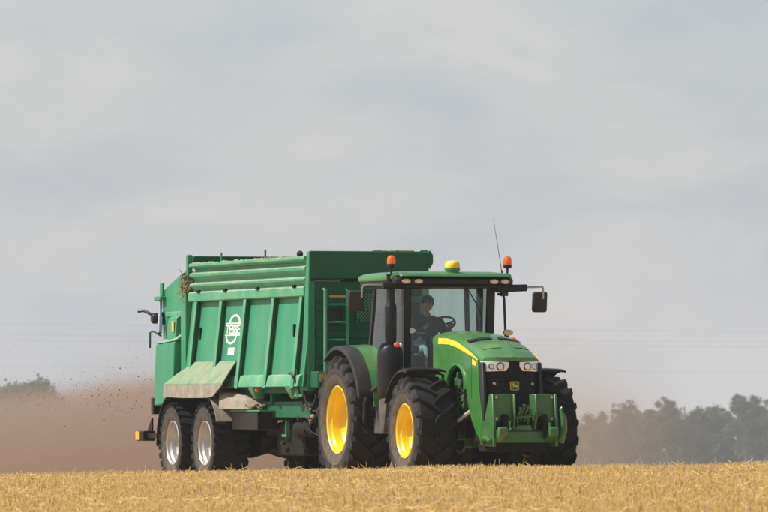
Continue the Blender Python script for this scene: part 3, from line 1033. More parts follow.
stack([rrect(-3.06, -1.33, 0.93, 0.12, 3.05), rrect(-3.08, -1.26, 0.965, 0.12, 3.08), rrect(-3.08, -1.24, 0.965, 0.12, 3.15), rrect(-3.06, -1.30, 0.95, 0.12, 3.19)]).build('roof_visor', 'black', T, smooth=40)
stack([rrect(-3.12, -1.38, 0.985, 0.16, 3.135), rrect(-3.14, -1.36, 1.0, 0.17, 3.17), rrect(-3.13, -1.34, 0.985, 0.17, 3.215), rrect(-3.06, -1.40, 0.92, 0.17, 3.25), rrect(-2.9, -1.55, 0.75, 0.17, 3.275), rrect(-2.6, -1.8, 0.4, 0.15, 3.282)]).build('roof_cap', 'jd_green', T, smooth=50)
stack([rrect(-1.30, -1.20, 0.90, 0.04, 3.195), rrect(-1.34, -1.23, 0.90, 0.04, 3.235), rrect(-1.45, -1.30, 0.88, 0.04, 3.25)]).build('roof_lip', 'jd_green', T, smooth=50)
b = MB(); b.box(-3.0, -1.35, -0.86, 0.86, 3.03, 3.06)
b.build('headliner', 'black', T)
for y in (-0.80, -0.60, 0.62, 0.80):
    wl = MB().lathe([(0.068, -0.02), (0.068, 0.006), (0.060, 0.012), (0.001, 0.016)], 20, 'x', (0, 0, 0))
    wl.v = [(p[0] - 1.238, p[1] + y, p[2] * 0.55 + 3.118) for p in wl.v]
    o_ = wl.build('work_light', 'lenswarm', T)
    wl = MB().lathe([(0.030, 0.012), (0.001, 0.022)], 14, 'x', (0, 0, 0))
    wl.v = [(p[0] - 1.238, p[1] + y, p[2] * 0.55 + 3.118) for p in wl.v]
    wl.build('reflector_bowl', 'lens', o_)

# globe receiver, beacons, antenna
b = MB().lathe([(0.125, 3.20), (0.125, 3.255), (0.105, 3.265), (0.105, 3.285), (0.12, 3.29), (0.12, 3.33), (0.001, 3.33)], 28, 'z', (-1.40, 0.0, 0))
rc_ = b.build('receiver', 'jd_green', T, smooth=40)
MB().lathe([(0.112, 3.33), (0.115, 3.36), (0.108, 3.40), (0.09, 3.425), (0.05, 3.437), (0.001, 3.44)], 28, 'z', (-1.40, 0.0, 0)).build('receiver_dome', 'stripe', rc_, smooth=60)
for sgn, y in ((-1, -0.955), (1, 0.93)):
    b = MB()
    if sgn < 0:
        b.tube([(-1.5, y, 3.2), (-1.5, y, 3.34)], 0.018, 8)
    else:
        b.tube([(-1.5, 0.80, 3.10), (-1.5, 0.88, 3.11), (-1.5, 0.925, 3.17), (-1.5, 0.93, 3.34)], 0.018, 8)
    st_ = b.build('beacon_stem', 'black', T)
    MB().lathe([(0.05, 3.33), (0.066, 3.345), (0.066, 3.385), (0.001, 3.385)], 20, 'z', (-1.5, y, 0)).build('beacon_base', 'black', st_)
    MB().lathe([(0.064, 3.385), (0.066, 3.43), (0.062, 3.475), (0.045, 3.505), (0.02, 3.515), (0.001, 3.516)], 22, 'z', (-1.5, y, 0)).build('beacon_lens', 'amber', st_, smooth=60)
b = MB(); b.tube([(-1.5, 0.84, 3.25), (-1.5, 0.80, 3.5), (-1.5, 0.70, 4.09)], [0.007, 0.005, 0.003], 6)
b.tube([(-1.5, 0.842, 3.22), (-1.5, 0.838, 3.30)], 0.014, 8)
b.build('antenna', 'blackdust', T)

# mirrors
for sgn in (-1, 1):
    b = MB()
    if sgn < 0:
        b.tube([(-1.42, -0.75, 3.055), (-1.42, -1.12, 3.055)], 0.055, 12)
    else:
        b.tube([(-1.42, 0.72, 3.02), (-1.42, 0.90, 3.02), (-1.42, 1.21, 3.03)], [0.07, 0.06, 0.055], 12)
        b.box(-1.50, -1.38, 0.80, 0.90, 2.90, 3.08)
    arm = b.build('mirror_arm', 'black', T)
    b = MB()
    ye = 1.44 if sgn < 0 else 1.50
    b.tube([(-1.42, sgn * 1.1, 3.06 if sgn < 0 else 3.035), (-1.42, sgn * (ye - 0.08), 3.06 if sgn < 0 else 3.045), (-1.44, sgn * (ye - 0.02), 3.05), (-1.46, sgn * ye, 3.01), (-1.47, sgn * ye, 2.86)], 0.016, 8)
    b.build('mirror_rod', 'steel', arm)
    b = MB()
    y0, y1 = (1.375, 1.64) if sgn < 0 else (1.345, 1.585)
    b.box(-1.57, -1.49, sgn * y0, sgn * y1, 2.655, 2.975, ('Y', R(6)))
    mh = b.build('mirror_housing', 'blackdust', T, bevel=0.035, seg=3, smooth=60)
    b = MB(); b.box(-1.585, -1.575, sgn * (y0 + 0.03), sgn * (y1 - 0.03), 2.69, 2.94, ('Y', R(6)))
    b.build('mirror_glass', 'chrome', mh)
# far side hand rail, round lamp, marker
b = MB(); b.tube([(-1.48, 0.76, 2.93), (-1.47, 0.83, 2.93), (-1.46, 0.86, 2.88), (-1.45, 0.88, 2.30), (-1.45, 0.86, 2.2)], 0.02, 8)
b.build('hand_rail', 'black', T)
b = MB(); b.lathe([(0.001, 0.03), (0.075, 0.025), (0.08, -0.03), (0.001, -0.04)], 20, 'x')
b.v = [(p[0] - 1.1, p[1] + 0.80, p[2] * 0.62 + 2.335) for p in b.v]
fl = b.build('side_lamp', 'lenswarm', T)
b = MB(); b.tube([(-1.12, 0.80, 2.31), (-1.12, 0.80, 2.18)], 0.02, 8); b.box(-1.18, -0.9, 0.55, 0.85, 2.15, 2.2)
b.build('lamp_post', 'black', T)
MB().ball((-0.95, 0.82, 2.225), (0.05, 0.06, 0.04), 14, 8).build('side_marker', 'amber', T)
# wiper
b = MB(); b.tube([(-1.46, 0.26, 3.02), (-1.44, 0.44, 2.72), (-1.47, 0.49, 2.60)], 0.010, 6); b.tube([(-1.46, 0.485, 2.80), (-1.50, 0.50, 2.4)], 0.008, 6)
b.build('wiper', 'black', T)
# oval sticker and line on the near pillar/glass
b = MB(); b.lathe([(0.001, 0.006), (0.09, 0.004), (0.092, 0.0)], 20, 'x')
b.v = [(p[0] - 1.548, p[1] * 0.8 - 0.615, p[2] * 0.42 + 2.365) for p in b.v]
b.build('oval_plate', 'white', T)
b = MB(); b.box(-1.50, -1.497, -0.55, -0.41, 2.325, 2.338)
b.build('handle', 'steel', T, bevel=0.001)

# cab interior
b = MB()
b.box(-2.85, -2.35, -0.24, 0.24, 1.86, 2.0); 
b.build('seat_cushion', 'fabric', T, bevel=0.05, seg=2)
b = MB(); b.box(-2.92, -2.78, -0.24, 0.24, 1.98, 2.62, ('Y', R(-8)))
b.build('seat_back', 'fabric', T, bevel=0.05, seg=2)
b = MB(); b.box(-2.75, -2.45, -0.2, 0.2, 1.62, 1.88)
b.build('seat_base', 'black', T)
b = MB(); b.box(-2.7, -2.05, -0.46, -0.30, 2.02, 2.14); b.box(-2.7, -2.3, -0.60, -0.46, 1.9, 2.05)
b.build('armrest_console', 'black', T, bevel=0.03)
b = MB(); b.tube([(-1.62, 0, 1.6), (-1.70, 0, 2.15), (-1.86, 0, 2.42)], [0.11, 0.09, 0.05], 12)
b.build('steering_column', 'black', T)
sw = MB()
c0 = Vector((-1.88, 0.0, 2.47)); ax = Vector((-0.55, 0, 0.83)).normalized(); u_ = Vector((0, 1, 0)); w_ = ax.cross(u_)
sw.tube([c0 + (u_ * math.cos(2 * math.pi * k / 24) + w_ * math.sin(2 * math.pi * k / 24)) * 0.20 for k in range(25)], 0.016, 8, cap=False)
for a in (90, 210, 330):
    sw.tube([c0 - ax * 0.02, c0 + (u_ * math.cos(R(a)) + w_ * math.sin(R(a))) * 0.2], 0.014, 6)
sw.build('steering_wheel', 'black', T)
b = MB(); b.box(-1.95, -1.88, -0.60, -0.36, 2.60, 2.80); b.box(-1.92, -1.88, -0.50, -0.46, 2.1, 2.62)
b.build('monitor', 'black', T, bevel=0.01)
b = MB(); b.box(-1.9, -1.82, -0.58, -0.34, 2.90, 3.04)
b.build('roof_console', 'black', T, bevel=0.01)

# rear hitch / drawbar
b = MB(); b.box(-4.35, -3.3, -0.09, 0.09, 0.50, 0.58); b.box(-4.05, -3.85, -0.25, 0.25, 0.5, 1.2)
b.build('drawbar', 'dark', T, bevel=0.01)

# ------------------------------------------------------------------ manure spreader (coordinates in the tractor's frame, shifted to its own root)
SP = Vector((-10.85, 0.0, -0.08))
spreader = empty('manure_spreader', TR_LOC + _rot @ SP, HEAD)
props(spreader, 'green two-axle manure spreader trailer with ribbed sides and silver wheels behind the tractor', 'trailer')
S = spreader
OFF = SP.copy()
for x in (-11.76, -9.93):
    for sgn in (-1, 1):
        make_wheel(S, Vector((x, sgn * 1.085, 0.605)) - SP, sgn, 0.685, 0.59, 0.355, 26, 0.026, 0.13, 0.07, 'silver', 0.17, blocky=True)


def yo(z):                       # outer face of the ribs
    return 1.03 + (2.95 - z) * 0.11


def yw(z):                       # skin of the side
    return yo(z) - 0.09


XF, XR = -5.52, -11.95
ribx = [-11.48, -10.07, -8.75, -7.25, -5.78]
edges = [XR] + ribx + [XF + 0.06]
for sgn in (-1, 1):
    for i in range(len(edges) - 1):
        a_, c_ = edges[i] + 0.004, edges[i + 1] - 0.004
        b = MB()
        g = [[(x, sgn * yw(z), z) for z in (1.52, 2.0, 2.5, 3.0)] for x in (a_, c_)]
        b.slab(g, (0, -sgn * 0.03, 0))
        b.build('side_sheet', 'tgreen', S)
    for x in ribx:
        b = MB()
        # folded channel, open towards the front: outer flange and web at its back
        for xa, xb, f0, f1 in ((x - 0.07, x + 0.07, 0.012, 0.0), (x - 0.07, x - 0.056, None, 0.011)):
            pts = []
            for z in (1.50, 2.955):
                yi = yo(z) - f0 if f0 is not None else yw(z) - 0.01
                pts += [(xa, sgn * yi, z), (xb, sgn * yi, z), (xb, sgn * (yo(z) - f1), z), (xa, sgn * (yo(z) - f1), z)]
            b.hexa(pts)
        b.build('rib', 'tgreen_pale', S)
    # bottom rail between ribs
    for i in range(len(edges) - 1):
        a_, c_ = edges[i] + 0.075, edges[i + 1] - 0.075
        if c_ - a_ < 0.1: continue
        b = MB()
        b.hexa([(a_, sgn * (yw(1.5) - 0.02), 1.52), (c_, sgn * (yw(1.5) - 0.02), 1.52), (c_, sgn * (yo(1.5) - 0.012), 1.52), (a_, sgn * (yo(1.5) - 0.012), 1.52),
                (a_, sgn * (yw(1.7) - 0.02), 1.72), (c_, sgn * (yw(1.7) - 0.02), 1.72), (c_, sgn * (yo(1.7) - 0.035), 1.70), (a_, sgn * (yo(1.7) - 0.035), 1.70)])
        b.build('bottom_rail', 'tgreen_pale', S, bevel=0.006)
        # gusset plate hanging at the foot of each rib
    for x in (-8.02, -6.05):
        b = MB()
        b.hexa([(x - 0.05, sgn * 0.95, 1.33), (x + 0.05, sgn * 0.95, 1.33), (x + 0.05, sgn * 1.09, 1.33), (x - 0.05, sgn * 1.09, 1.33),
                (x - 0.14, sgn * 0.95, 1.515), (x + 0.14, sgn * 0.95, 1.515), (x + 0.14, sgn * 1.17, 1.515), (x - 0.14, sgn * 1.17, 1.515)])
        b.build('gusset', 'tgreen_pale', S, bevel=0.006)
    # upper corrugated side board
    ztop = 3.59 if sgn < 0 else 3.70
    dz = ztop - 3.59
    prof = [(1.03, 2.95), (1.045, 2.965), (1.045, 3.09), (1.03, 3.105), (0.955, 3.12), (0.945, 3.15), (0.965, 3.17), (1.025, 3.205), (1.03, 3.235), (1.01, 3.25), (0.935, 3.27),
            (0.93, 3.31), (0.95, 3.33), (1.025, 3.37), (1.03, 3.41), (1.01, 3.425), (0.93, 3.445), (0.925, 3.49), (0.95, 3.505), (1.02, 3.515), (1.04, 3.54), (1.035, 3.58 + dz), (1.01, 3.59 + dz), (0.92, 3.59 + dz), (0.90, 3.57 + dz), (0.90, 2.95)]
    b = MB().prism([(sgn * y, z) for y, z in prof], XF - 0.07, XR + 0.10, 'x')
    b.build('side_board', 'tgreen_pale', S, smooth=25)
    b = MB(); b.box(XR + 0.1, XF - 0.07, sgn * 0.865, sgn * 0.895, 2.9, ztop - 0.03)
    b.build('inner_lining', 'tgreen_frame_shade', S)
    for x in (-11.25, -9.75, -8.0, -6.05):
        MB().tube([(x - 0.05, sgn * 1.05, 3.115), (x + 0.05, sgn * 1.05, 3.115)], 0.028, 10).build('hinge', 'dark', S)
    # front corner post
    b = MB()
    b.hexa([(XF - 0.06, sgn * 0.90, 1.46), (XF + 0.07, sgn * 0.90, 1.46), (XF + 0.07, sgn * 1.02, 1.46), (XF - 0.06, sgn * 1.10, 1.46), (XF - 0.06, sgn * 0.90, 3.66), (XF + 0.07, sgn * 0.90, 3.66), (XF + 0.07, sgn * 1.0, 3.66), (XF - 0.06, sgn * 1.0, 3.66)])
    b.build('corner_post', 'tgreen', S, bevel=0.008)
    # clips on the ribs
    for x in (-11.3, -6.2):
        MB().box(x, x + 0.05, sgn * (yw(2.4) - 0.01), sgn * (yw(2.4) + 0.03), 2.32, 2.52).build('latch', 'dark', S, bevel=0.005)

# floor and front headboard
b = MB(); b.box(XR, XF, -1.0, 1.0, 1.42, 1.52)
b.build('load_floor', 'tgreen_frame_shade', S)
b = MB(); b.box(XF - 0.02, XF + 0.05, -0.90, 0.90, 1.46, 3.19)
b.build('headboard', 'tgreen_frame_shade', S, bevel=0.01)  # same paint as the sides, with its shade painted in as darker green
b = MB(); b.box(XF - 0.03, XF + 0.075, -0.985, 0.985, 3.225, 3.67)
b.build('splash_board', 'tgreen_frame_shade', S, bevel=0.012)
b = MB(); b.box(XF - 0.02, XF + 0.10, -0.98, 0.98, 3.195, 3.222)
b.build('splash_rail', 'dark', S)
b = MB(); b.tube([(XF + 0.05, 0.985, 3.42), (XF + 0.05, 1.03, 3.50), (XF + 0.05, 1.03, 3.60), (XF + 0.05, 0.985, 3.66)], 0.05, 10)
b.build('hinge_lug', 'tgreen_frame_shade', S)
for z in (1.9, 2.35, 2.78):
    MB().box(XF + 0.05, XF + 0.09, -0.88, 0.88, z - 0.05, z + 0.05).build('headboard_rail', 'tgreen_frame_shade', S, bevel=0.008)
# viewing grille in the headboard: woven bars
gr = MB(); gr.box(XF + 0.052, XF + 0.075, -0.22, 0.50, 2.55, 3.0)
gr = gr.build('grille_backing', 'dark', S)
b = MB()
for k in range(-6, 20):
    y0 = -0.22 + k * 0.055
    for d in (1, -1):
        pts_ = []
        za, zb_ = 2.55, 3.0
        ya, yb_ = (y0, y0 + 0.45) if d > 0 else (y0 + 0.45, y0)
        lo_t = max(0, min(1, (-0.22 - ya) / (yb_ - ya))) if yb_ != ya else 0
        hi_t = max(0, min(1, (0.50 - ya) / (yb_ - ya)))
        t0, t1 = min(lo_t, hi_t), max(lo_t, hi_t)
        if t1 - t0 < 0.05: continue
        b.tube([(XF + 0.085 + 0.006 * d, ya + (yb_ - ya) * t0, za + (zb_ - za) * t0), (XF + 0.085 + 0.006 * d, ya + (yb_ - ya) * t1, za + (zb_ - za) * t1)], 0.0085, 4)
b.build('viewing_grille', 'tgreen_pale', S)
b = MB(); b.box(XF + 0.051, XF + 0.066, -0.66, 0.46, 2.935, 2.968)
b.build('warning_strip', 'reflector', S)
# ladder on the headboard
for y in (-0.77, -0.40):
    b = MB(); b.tube([(XF + 0.20, y, 1.5), (XF + 0.20, y, 3.05), (XF + 0.10, y, 3.06)], 0.03, 8)
    b.build('ladder_rail', 'tgreen_pale' if y < -0.5 else 'tgreen', S)
for z in (1.7, 1.98, 2.26, 2.54, 2.82):
    b = MB(); b.tube([(XF + 0.20, -0.77, z), (XF + 0.20, -0.40, z)], 0.018, 6)
    b.build('ladder_rung', 'tgreen', S)
b = MB(); b.box(XF + 0.09, XF + 0.12, -0.69, -0.46, 2.50, 2.76)
b.build('data_plate', 'blackdust', S, bevel=0.004)
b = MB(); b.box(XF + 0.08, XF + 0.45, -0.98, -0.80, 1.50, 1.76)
b.build('valve_box', 'tgreen_frame_shade', S, bevel=0.015)
b = MB(); b.box(XF + 0.452, XF + 0.456, -0.95, -0.88, 1.60, 1.72)
b.build('warning_label', 'reflector', S)
b = MB(); b.box(-6.0, -5.55, -1.09, -1.05, 1.36, 1.52)
b.build('side_bracket', 'tgreen_pale', S, bevel=0.008)
b = MB(); b.box(-5.78, -5.755, -1.115, -1.105, 1.62, 1.80)
b.build('yellow_label', 'stripe', S)
MB().ball((-5.66, -1.12, 1.56), 0.03, 10, 6).build('side_marker', 'amber', S)
MB().ball((-7.80, -1.12, 1.47), 0.035, 10, 6).build('side_marker', 'amber', S)
b = MB(); b.tube([(-5.95, -1.17, 1.72), (-5.8, -1.2, 1.74), (-5.68, -1.19, 1.68), (-5.62, -1.15, 1.55), (-5.6, -1.1, 1.40)], 0.018, 6)
b.build('hose', 'black', S)

# maker's mark on the second bay and data sticker
mark_x, mark_z = -9.50, 2.47
def on_skin(x, z, d):
    return (x, -(yw(z) + d), z)


def flat(poly, d0, d1, name, parent, mat='white'):
    b = MB(); n = len(poly)
    vs = [on_skin(x, z, d0) for x, z in poly] + [on_skin(x, z, d1) for x, z in poly]
    fs = [tuple(range(n)), tuple(range(2 * n - 1, n - 1, -1))] + [(i, n + i, n + (i + 1) % n, (i + 1) % n) for i in range(n)]
    return b.add(vs, fs).build(name, mat, parent, smooth=0)


def arc_band(cx, cz, rx, rz, w, a0, a1, n=14):
    o_ = [(cx + rx * math.cos(R(a0 + (a1 - a0) * i / n)), cz + rz * math.sin(R(a0 + (a1 - a0) * i / n))) for i in range(n + 1)]
    i_ = [(cx + (rx - w * 2.2) * math.cos(R(a0 + (a1 - a0) * i / n)), cz + (rz - w) * math.sin(R(a0 + (a1 - a0) * i / n))) for i in range(n + 1)]
    return o_ + i_[::-1]


lg = flat([(mark_x - 0.40, mark_z + 0.088), (mark_x + 0.40, mark_z + 0.088), (mark_x + 0.40, mark_z + 0.106), (mark_x - 0.40, mark_z + 0.106)], 0.001, 0.004, 'maker_mark', S)
flat([(mark_x - 0.40, mark_z - 0.106), (mark_x + 0.40, mark_z - 0.106), (mark_x + 0.40, mark_z - 0.088), (mark_x - 0.40, mark_z - 0.088)], 0.001, 0.004, 'mark_line', lg)
flat(arc_band(mark_x + 0.06, mark_z + 0.11, 0.30, 0.135, 0.034, 0, 180), 0.001, 0.004, 'mark_arc', lg)
flat(arc_band(mark_x - 0.06, mark_z - 0.11, 0.30, 0.135, 0.034, 180, 360), 0.001, 0.004, 'mark_arc', lg)
fc = bpy.data.curves.new('maker_name', 'FONT')
fc.body = 'TEBBE'
fc.size = 0.26
fc.align_x = 'CENTER'; fc.align_y = 'CENTER'
fc.extrude = 0.002
fc.offset = 0.003
fo = bpy.data.objects.new('maker_name_curve', fc)
COL.objects.link(fo)
bpy.context.view_layer.update()
tm = bpy.data.meshes.new_from_object(fo.evaluated_get(bpy.context.evaluated_depsgraph_get()))
bpy.data.objects.remove(fo); bpy.data.curves.remove(fc)
xs_ = [v_.co.x for v_ in tm.vertices]; zs_ = [v_.co.y for v_ in tm.vertices]
wx = max(xs_) - min(xs_); wz = max(zs_) - min(zs_); mzc = (max(zs_) + min(zs_)) / 2
for v_ in tm.vertices:
    x = mark_x + v_.co.x * 0.76 / wx; z = mark_z + (v_.co.y - mzc) * 0.155 / wz
    p = on_skin(x, z, 0.002 + v_.co.z)
    v_.co = Vector(p) - SP
tm.materials.clear(); tm.materials.append(M['white'])
tm.name = 'maker_name'
mo = bpy.data.objects.new('maker_name', tm); COL.objects.link(mo); mo.parent = lg
mo['label'] = 'white letters TEBBE'
flat([(mark_x - 0.16, 2.05), (mark_x + 0.18, 2.05), (mark_x + 0.18, 2.17), (mark_x - 0.16, 2.17)], 0.001, 0.003, 'sticker', S)

# ---- fenders
for sgn in (-1, 1):
    g = []
    for x, xe in ((-12.15, -12.12), (-11.0, -11.0), (-10.0, -9.95), (-9.10, -8.84)):
        g.append([(x + (0.75 if x < -12 else 0.0), sgn * 1.07, 1.95), (x + (0.3 if x < -12 else 0) + (xe - x) * .5, sgn * 1.24, 1.76), (xe, sgn * 1.39, 1.585)])
    b = MB().slab(g, (0, 0, -0.03))
    b.build('fender_plate', 'tgreen_dusty', S, smooth=25)
    b = MB()
    b.slab([[(-12.13, sgn * 1.392, 1.555), (-12.10, sgn * 1.41, 1.37)], [(-11.0, sgn * 1.392, 1.56), (-11.0, sgn * 1.415, 1.35)], [(-9.6, sgn * 1.392, 1.56), (-9.62, sgn * 1.415, 1.35)], [(-9.3, sgn * 1.392, 1.57), (-9.28, sgn * 1.41, 1.38)], [(-8.86, sgn * 1.392, 1.575), (-8.9, sgn * 1.395, 1.54)]], (0, -sgn * 0.02, 0))
    b.build('fender_lip', 'fender_dust', S, smooth=40)
    # black wheel arch rubber behind
    g = []
    for k in range(10):
        a = R(75 + 108 * k / 9)
        g.append([(-11.78 + 0.80 * math.cos(a), sgn * y, 0.60 + 0.80 * math.sin(a)) for y in (0.80, 1.10, 1.385)])
    MB().slab(g, (0.02, 0, -0.01)).build('mudguard', 'black', S, smooth=50)
    g = []
    for k in range(8):
        a = R(100 - 74 * k / 7)
        rr = 0.80
        g.append([(-9.90 + rr * math.cos(a), sgn * y, 0.62 + rr * math.sin(a)) for y in (0.82, 1.10, 1.375)])
    MB().slab(g, (-0.02, 0, -0.01)).build('mudguard', 'fender_dust', S, smooth=50)
    # tool box step with dirt in front of the wheels
    b = MB(); b.box(-9.02, -7.62, sgn * 0.82, sgn * 1.17, 0.83, 1.12)
    b.build('tool_box', 'black', S, bevel=0.012)
    b = MB(); b.box(-9.04, -7.45, sgn * 0.80, sgn * 1.19, 1.124, 1.15)
    b.build('tool_box_rim', 'tgreen', S, bevel=0.004)
    b = MB()
    b.hexa([(-9.15, sgn * 0.85, 1.16), (-7.85, sgn * 0.85, 1.155), (-7.95, sgn * 1.20, 1.155), (-9.15, sgn * 1.36, 1.16), (-9.35, sgn * 0.85, 1.50), (-8.35, sgn * 0.85, 1.40), (-8.55, sgn * 1.10, 1.38), (-9.35, sgn * 1.30, 1.46)])
    b.build('mudguard_cover', 'fender_dust', S, bevel=0.03, seg=2)
    b = MB()
    for k in range(70):
        x = rng.uniform(-8.75, -7.75); y = sgn * rng.uniform(0.95, 1.20); z = 1.17 + rng.uniform(0, 0.07)
        r_ = rng.uniform(0.02, 0.05)
        b.ball((x, y, z), (r_ * rng.uniform(.7, 1.5), r_, r_ * .7), 5, 3)
    dl = b.build('manure_spill', 'straw_dirt', S); dl['kind'] = 'stuff'
    # springs and axles
for sgn in (-1, 1):
    b = MB(); b.prism([(-12.5, 0.72), (-9.1, 0.72), (-9.3, 0.45), (-10.2, 0.36), (-11.5, 0.36), (-12.4, 0.45)], sgn * 0.42, sgn * 0.60)
    b.build('bogie_beam', 'dark', S, bevel=0.02)
for x in (-11.76, -9.93):
    b = MB(); b.tube([(x, -0.80, 0.605), (x, 0.80, 0.605)], 0.085, 12)
    for sgn in (-1, 1): b.box(x - 0.55, x + 0.55, sgn * 0.50 - 0.05, sgn * 0.50 + 0.05, 0.70, 0.82)
    b.build('axle', 'dark', S)
for sgn in (-1, 1):
    b = MB(); b.box(-12.6, -5.6, sgn * 0.52 - 0.06, sgn * 0.52 + 0.06, 0.98, 1.42)
    b.build('frame_beam', 'tgreen_frame_shade', S, bevel=0.01)
    b = MB(); b.box(-8.62, -5.62, sgn * 0.86, sgn * 0.92, 1.03, 1.29)
    b.build('side_beam', 'tgreen_frame_shade', S, bevel=0.008)
    b = MB(); b.prism([(-7.05, 0.98), (-7.0, 0.98), (-7.0, 0.72), (-7.25, 0.72), (-7.25, 0.76), (-7.05, 0.76)], sgn * 0.84, sgn * 0.88)
    b.build('hook', 'tgreen', S)
    b = MB(); b.prism([(-5.65, 0.95), (-5.0, 0.80), (-4.9, 0.62), (-5.6, 0.70)], sgn * 0.60, sgn * 0.75)
    b.build('drawbar_cheek', 'tgreen', S, bevel=0.01)
for x in (-12.4, -11.0, -9.2, -7.6, -6.0):
    MB().box(x - 0.05, x + 0.05, -0.95, 0.95, 1.24, 1.415).build('cross_member', 'tgreen_frame_shade', S, bevel=0.008)
b = MB()
b.hexa([(-5.7, -0.55, 0.70), (-5.7, 0.55, 0.70), (-4.25, 0.10, 0.60), (-4.25, -0.10, 0.60), (-5.7, -0.55, 1.35), (-5.7, 0.55, 1.35), (-4.25, 0.10, 0.74), (-4.25, -0.10, 0.74)])
b.build('drawbar', 'tgreen_frame_shade', S, bevel=0.02)
b = MB(); b.tube([(-9.3, 0, 0.85), (-4.4, 0, 0.80)], 0.07, 12)
b.build('drive_shaft', 'dark', S)
b = MB()
b.box(-7.2, -5.9, -0.46, 0.46, 0.62, 0.99)
b.box(-8.4, -7.4, -0.40, 0.40, 0.70, 0.99)
b.build('gearbox', 'dark', S, bevel=0.04)
b = MB(); b.box(-7.75, -6.35, -0.80, -0.42, 0.42, 0.96)
b.build('oil_reservoir', 'dark', S, bevel=0.03)
b = MB(); b.prism([(-6.3, 0.98), (-5.3, 0.98), (-5.0, 0.55), (-5.5, 0.25), (-6.1, 0.30)], -0.62, -0.40)
b.build('drive_guard', 'dark', S, bevel=0.02)
b = MB(); b.prism([(-8.6, 0.95), (-7.8, 0.95), (-7.9, 0.30), (-8.3, 0.22)], 0.45, 0.75)
b.build('rear_guard', 'dark', S, bevel=0.02)
for k in range(9):
    x = -7.6 + 0.33 * k; y = -rng.uniform(0.45, 0.9)
    p = [(x, y, 1.0)]
    for q in range(5):
        p.append((p[-1][0] + rng.uniform(-0.05, 0.16), y + rng.uniform(-0.06, 0.06), p[-1][2] - rng.uniform(0.06, 0.15) * (1 if q < 3 else -0.9)))
    MB().tube(p, rng.uniform(0.014, 0.026), 6).build('hanging_hose', 'dark', S)
for k in range(8):
    x = rng.uniform(-7.4, -5.6); z = rng.uniform(0.5, 1.1); y = -rng.uniform(0.82, 0.92); r_ = rng.uniform(0.025, 0.05)
    MB().lathe([(0.001, -r_), (r_, -r_), (r_, r_ * .4), (r_ * 0.5, r_), (0.001, r_)], 8, 'y', (x, y, z)).build('fitting', 'dark' if k % 3 else 'blackdust', S)
b = MB(); b.tube([(-6.6, -0.78, 0.85), (-5.7, -0.78, 0.85)], 0.13, 16)
b.build('air_tank', 'dark', S)
b = MB()
for k in range(16):
    x = rng.uniform(-6.1, -5.3); z = rng.uniform(0.95, 1.5); y = -rng.uniform(0.7, 0.98)
    p = [(x, y, z)]
    for q in range(4):
        p.append((p[-1][0] + rng.uniform(0.0, 0.3), p[-1][1] + rng.uniform(-0.08, 0.1), p[-1][2] + rng.uniform(-0.18, 0.08)))
    b.tube(p, 0.016, 6)
b.build('supply_hoses', 'dark', S)
for k in range(10):
    x = rng.uniform(-5.75, -5.35); z = rng.uniform(0.95, 1.5); y = -rng.uniform(0.85, 1.0); r_ = rng.uniform(0.02, 0.04)
    MB().lathe([(0.001, -r_ * 2), (r_, -r_ * 2), (r_, 0), (r_ * 0.6, r_ * 0.3), (r_ * 0.6, r_ * 1.6), (0.001, r_ * 1.6)], 8, 'x', (x, y, z)).build('coupling', 'boxgrey' if k % 3 else 'steel', S)
b = MB(); b.box(-5.2, -5.05, -0.35, -0.2, 0.30, 1.0); b.box(-5.3, -4.95, -0.42, -0.13, 0.10, 0.14)
b.tube([(-5.12, -0.275, 0.14), (-5.12, -0.275, 0.9)], 0.05, 10)
b.build('parking_stand', 'dark', S)

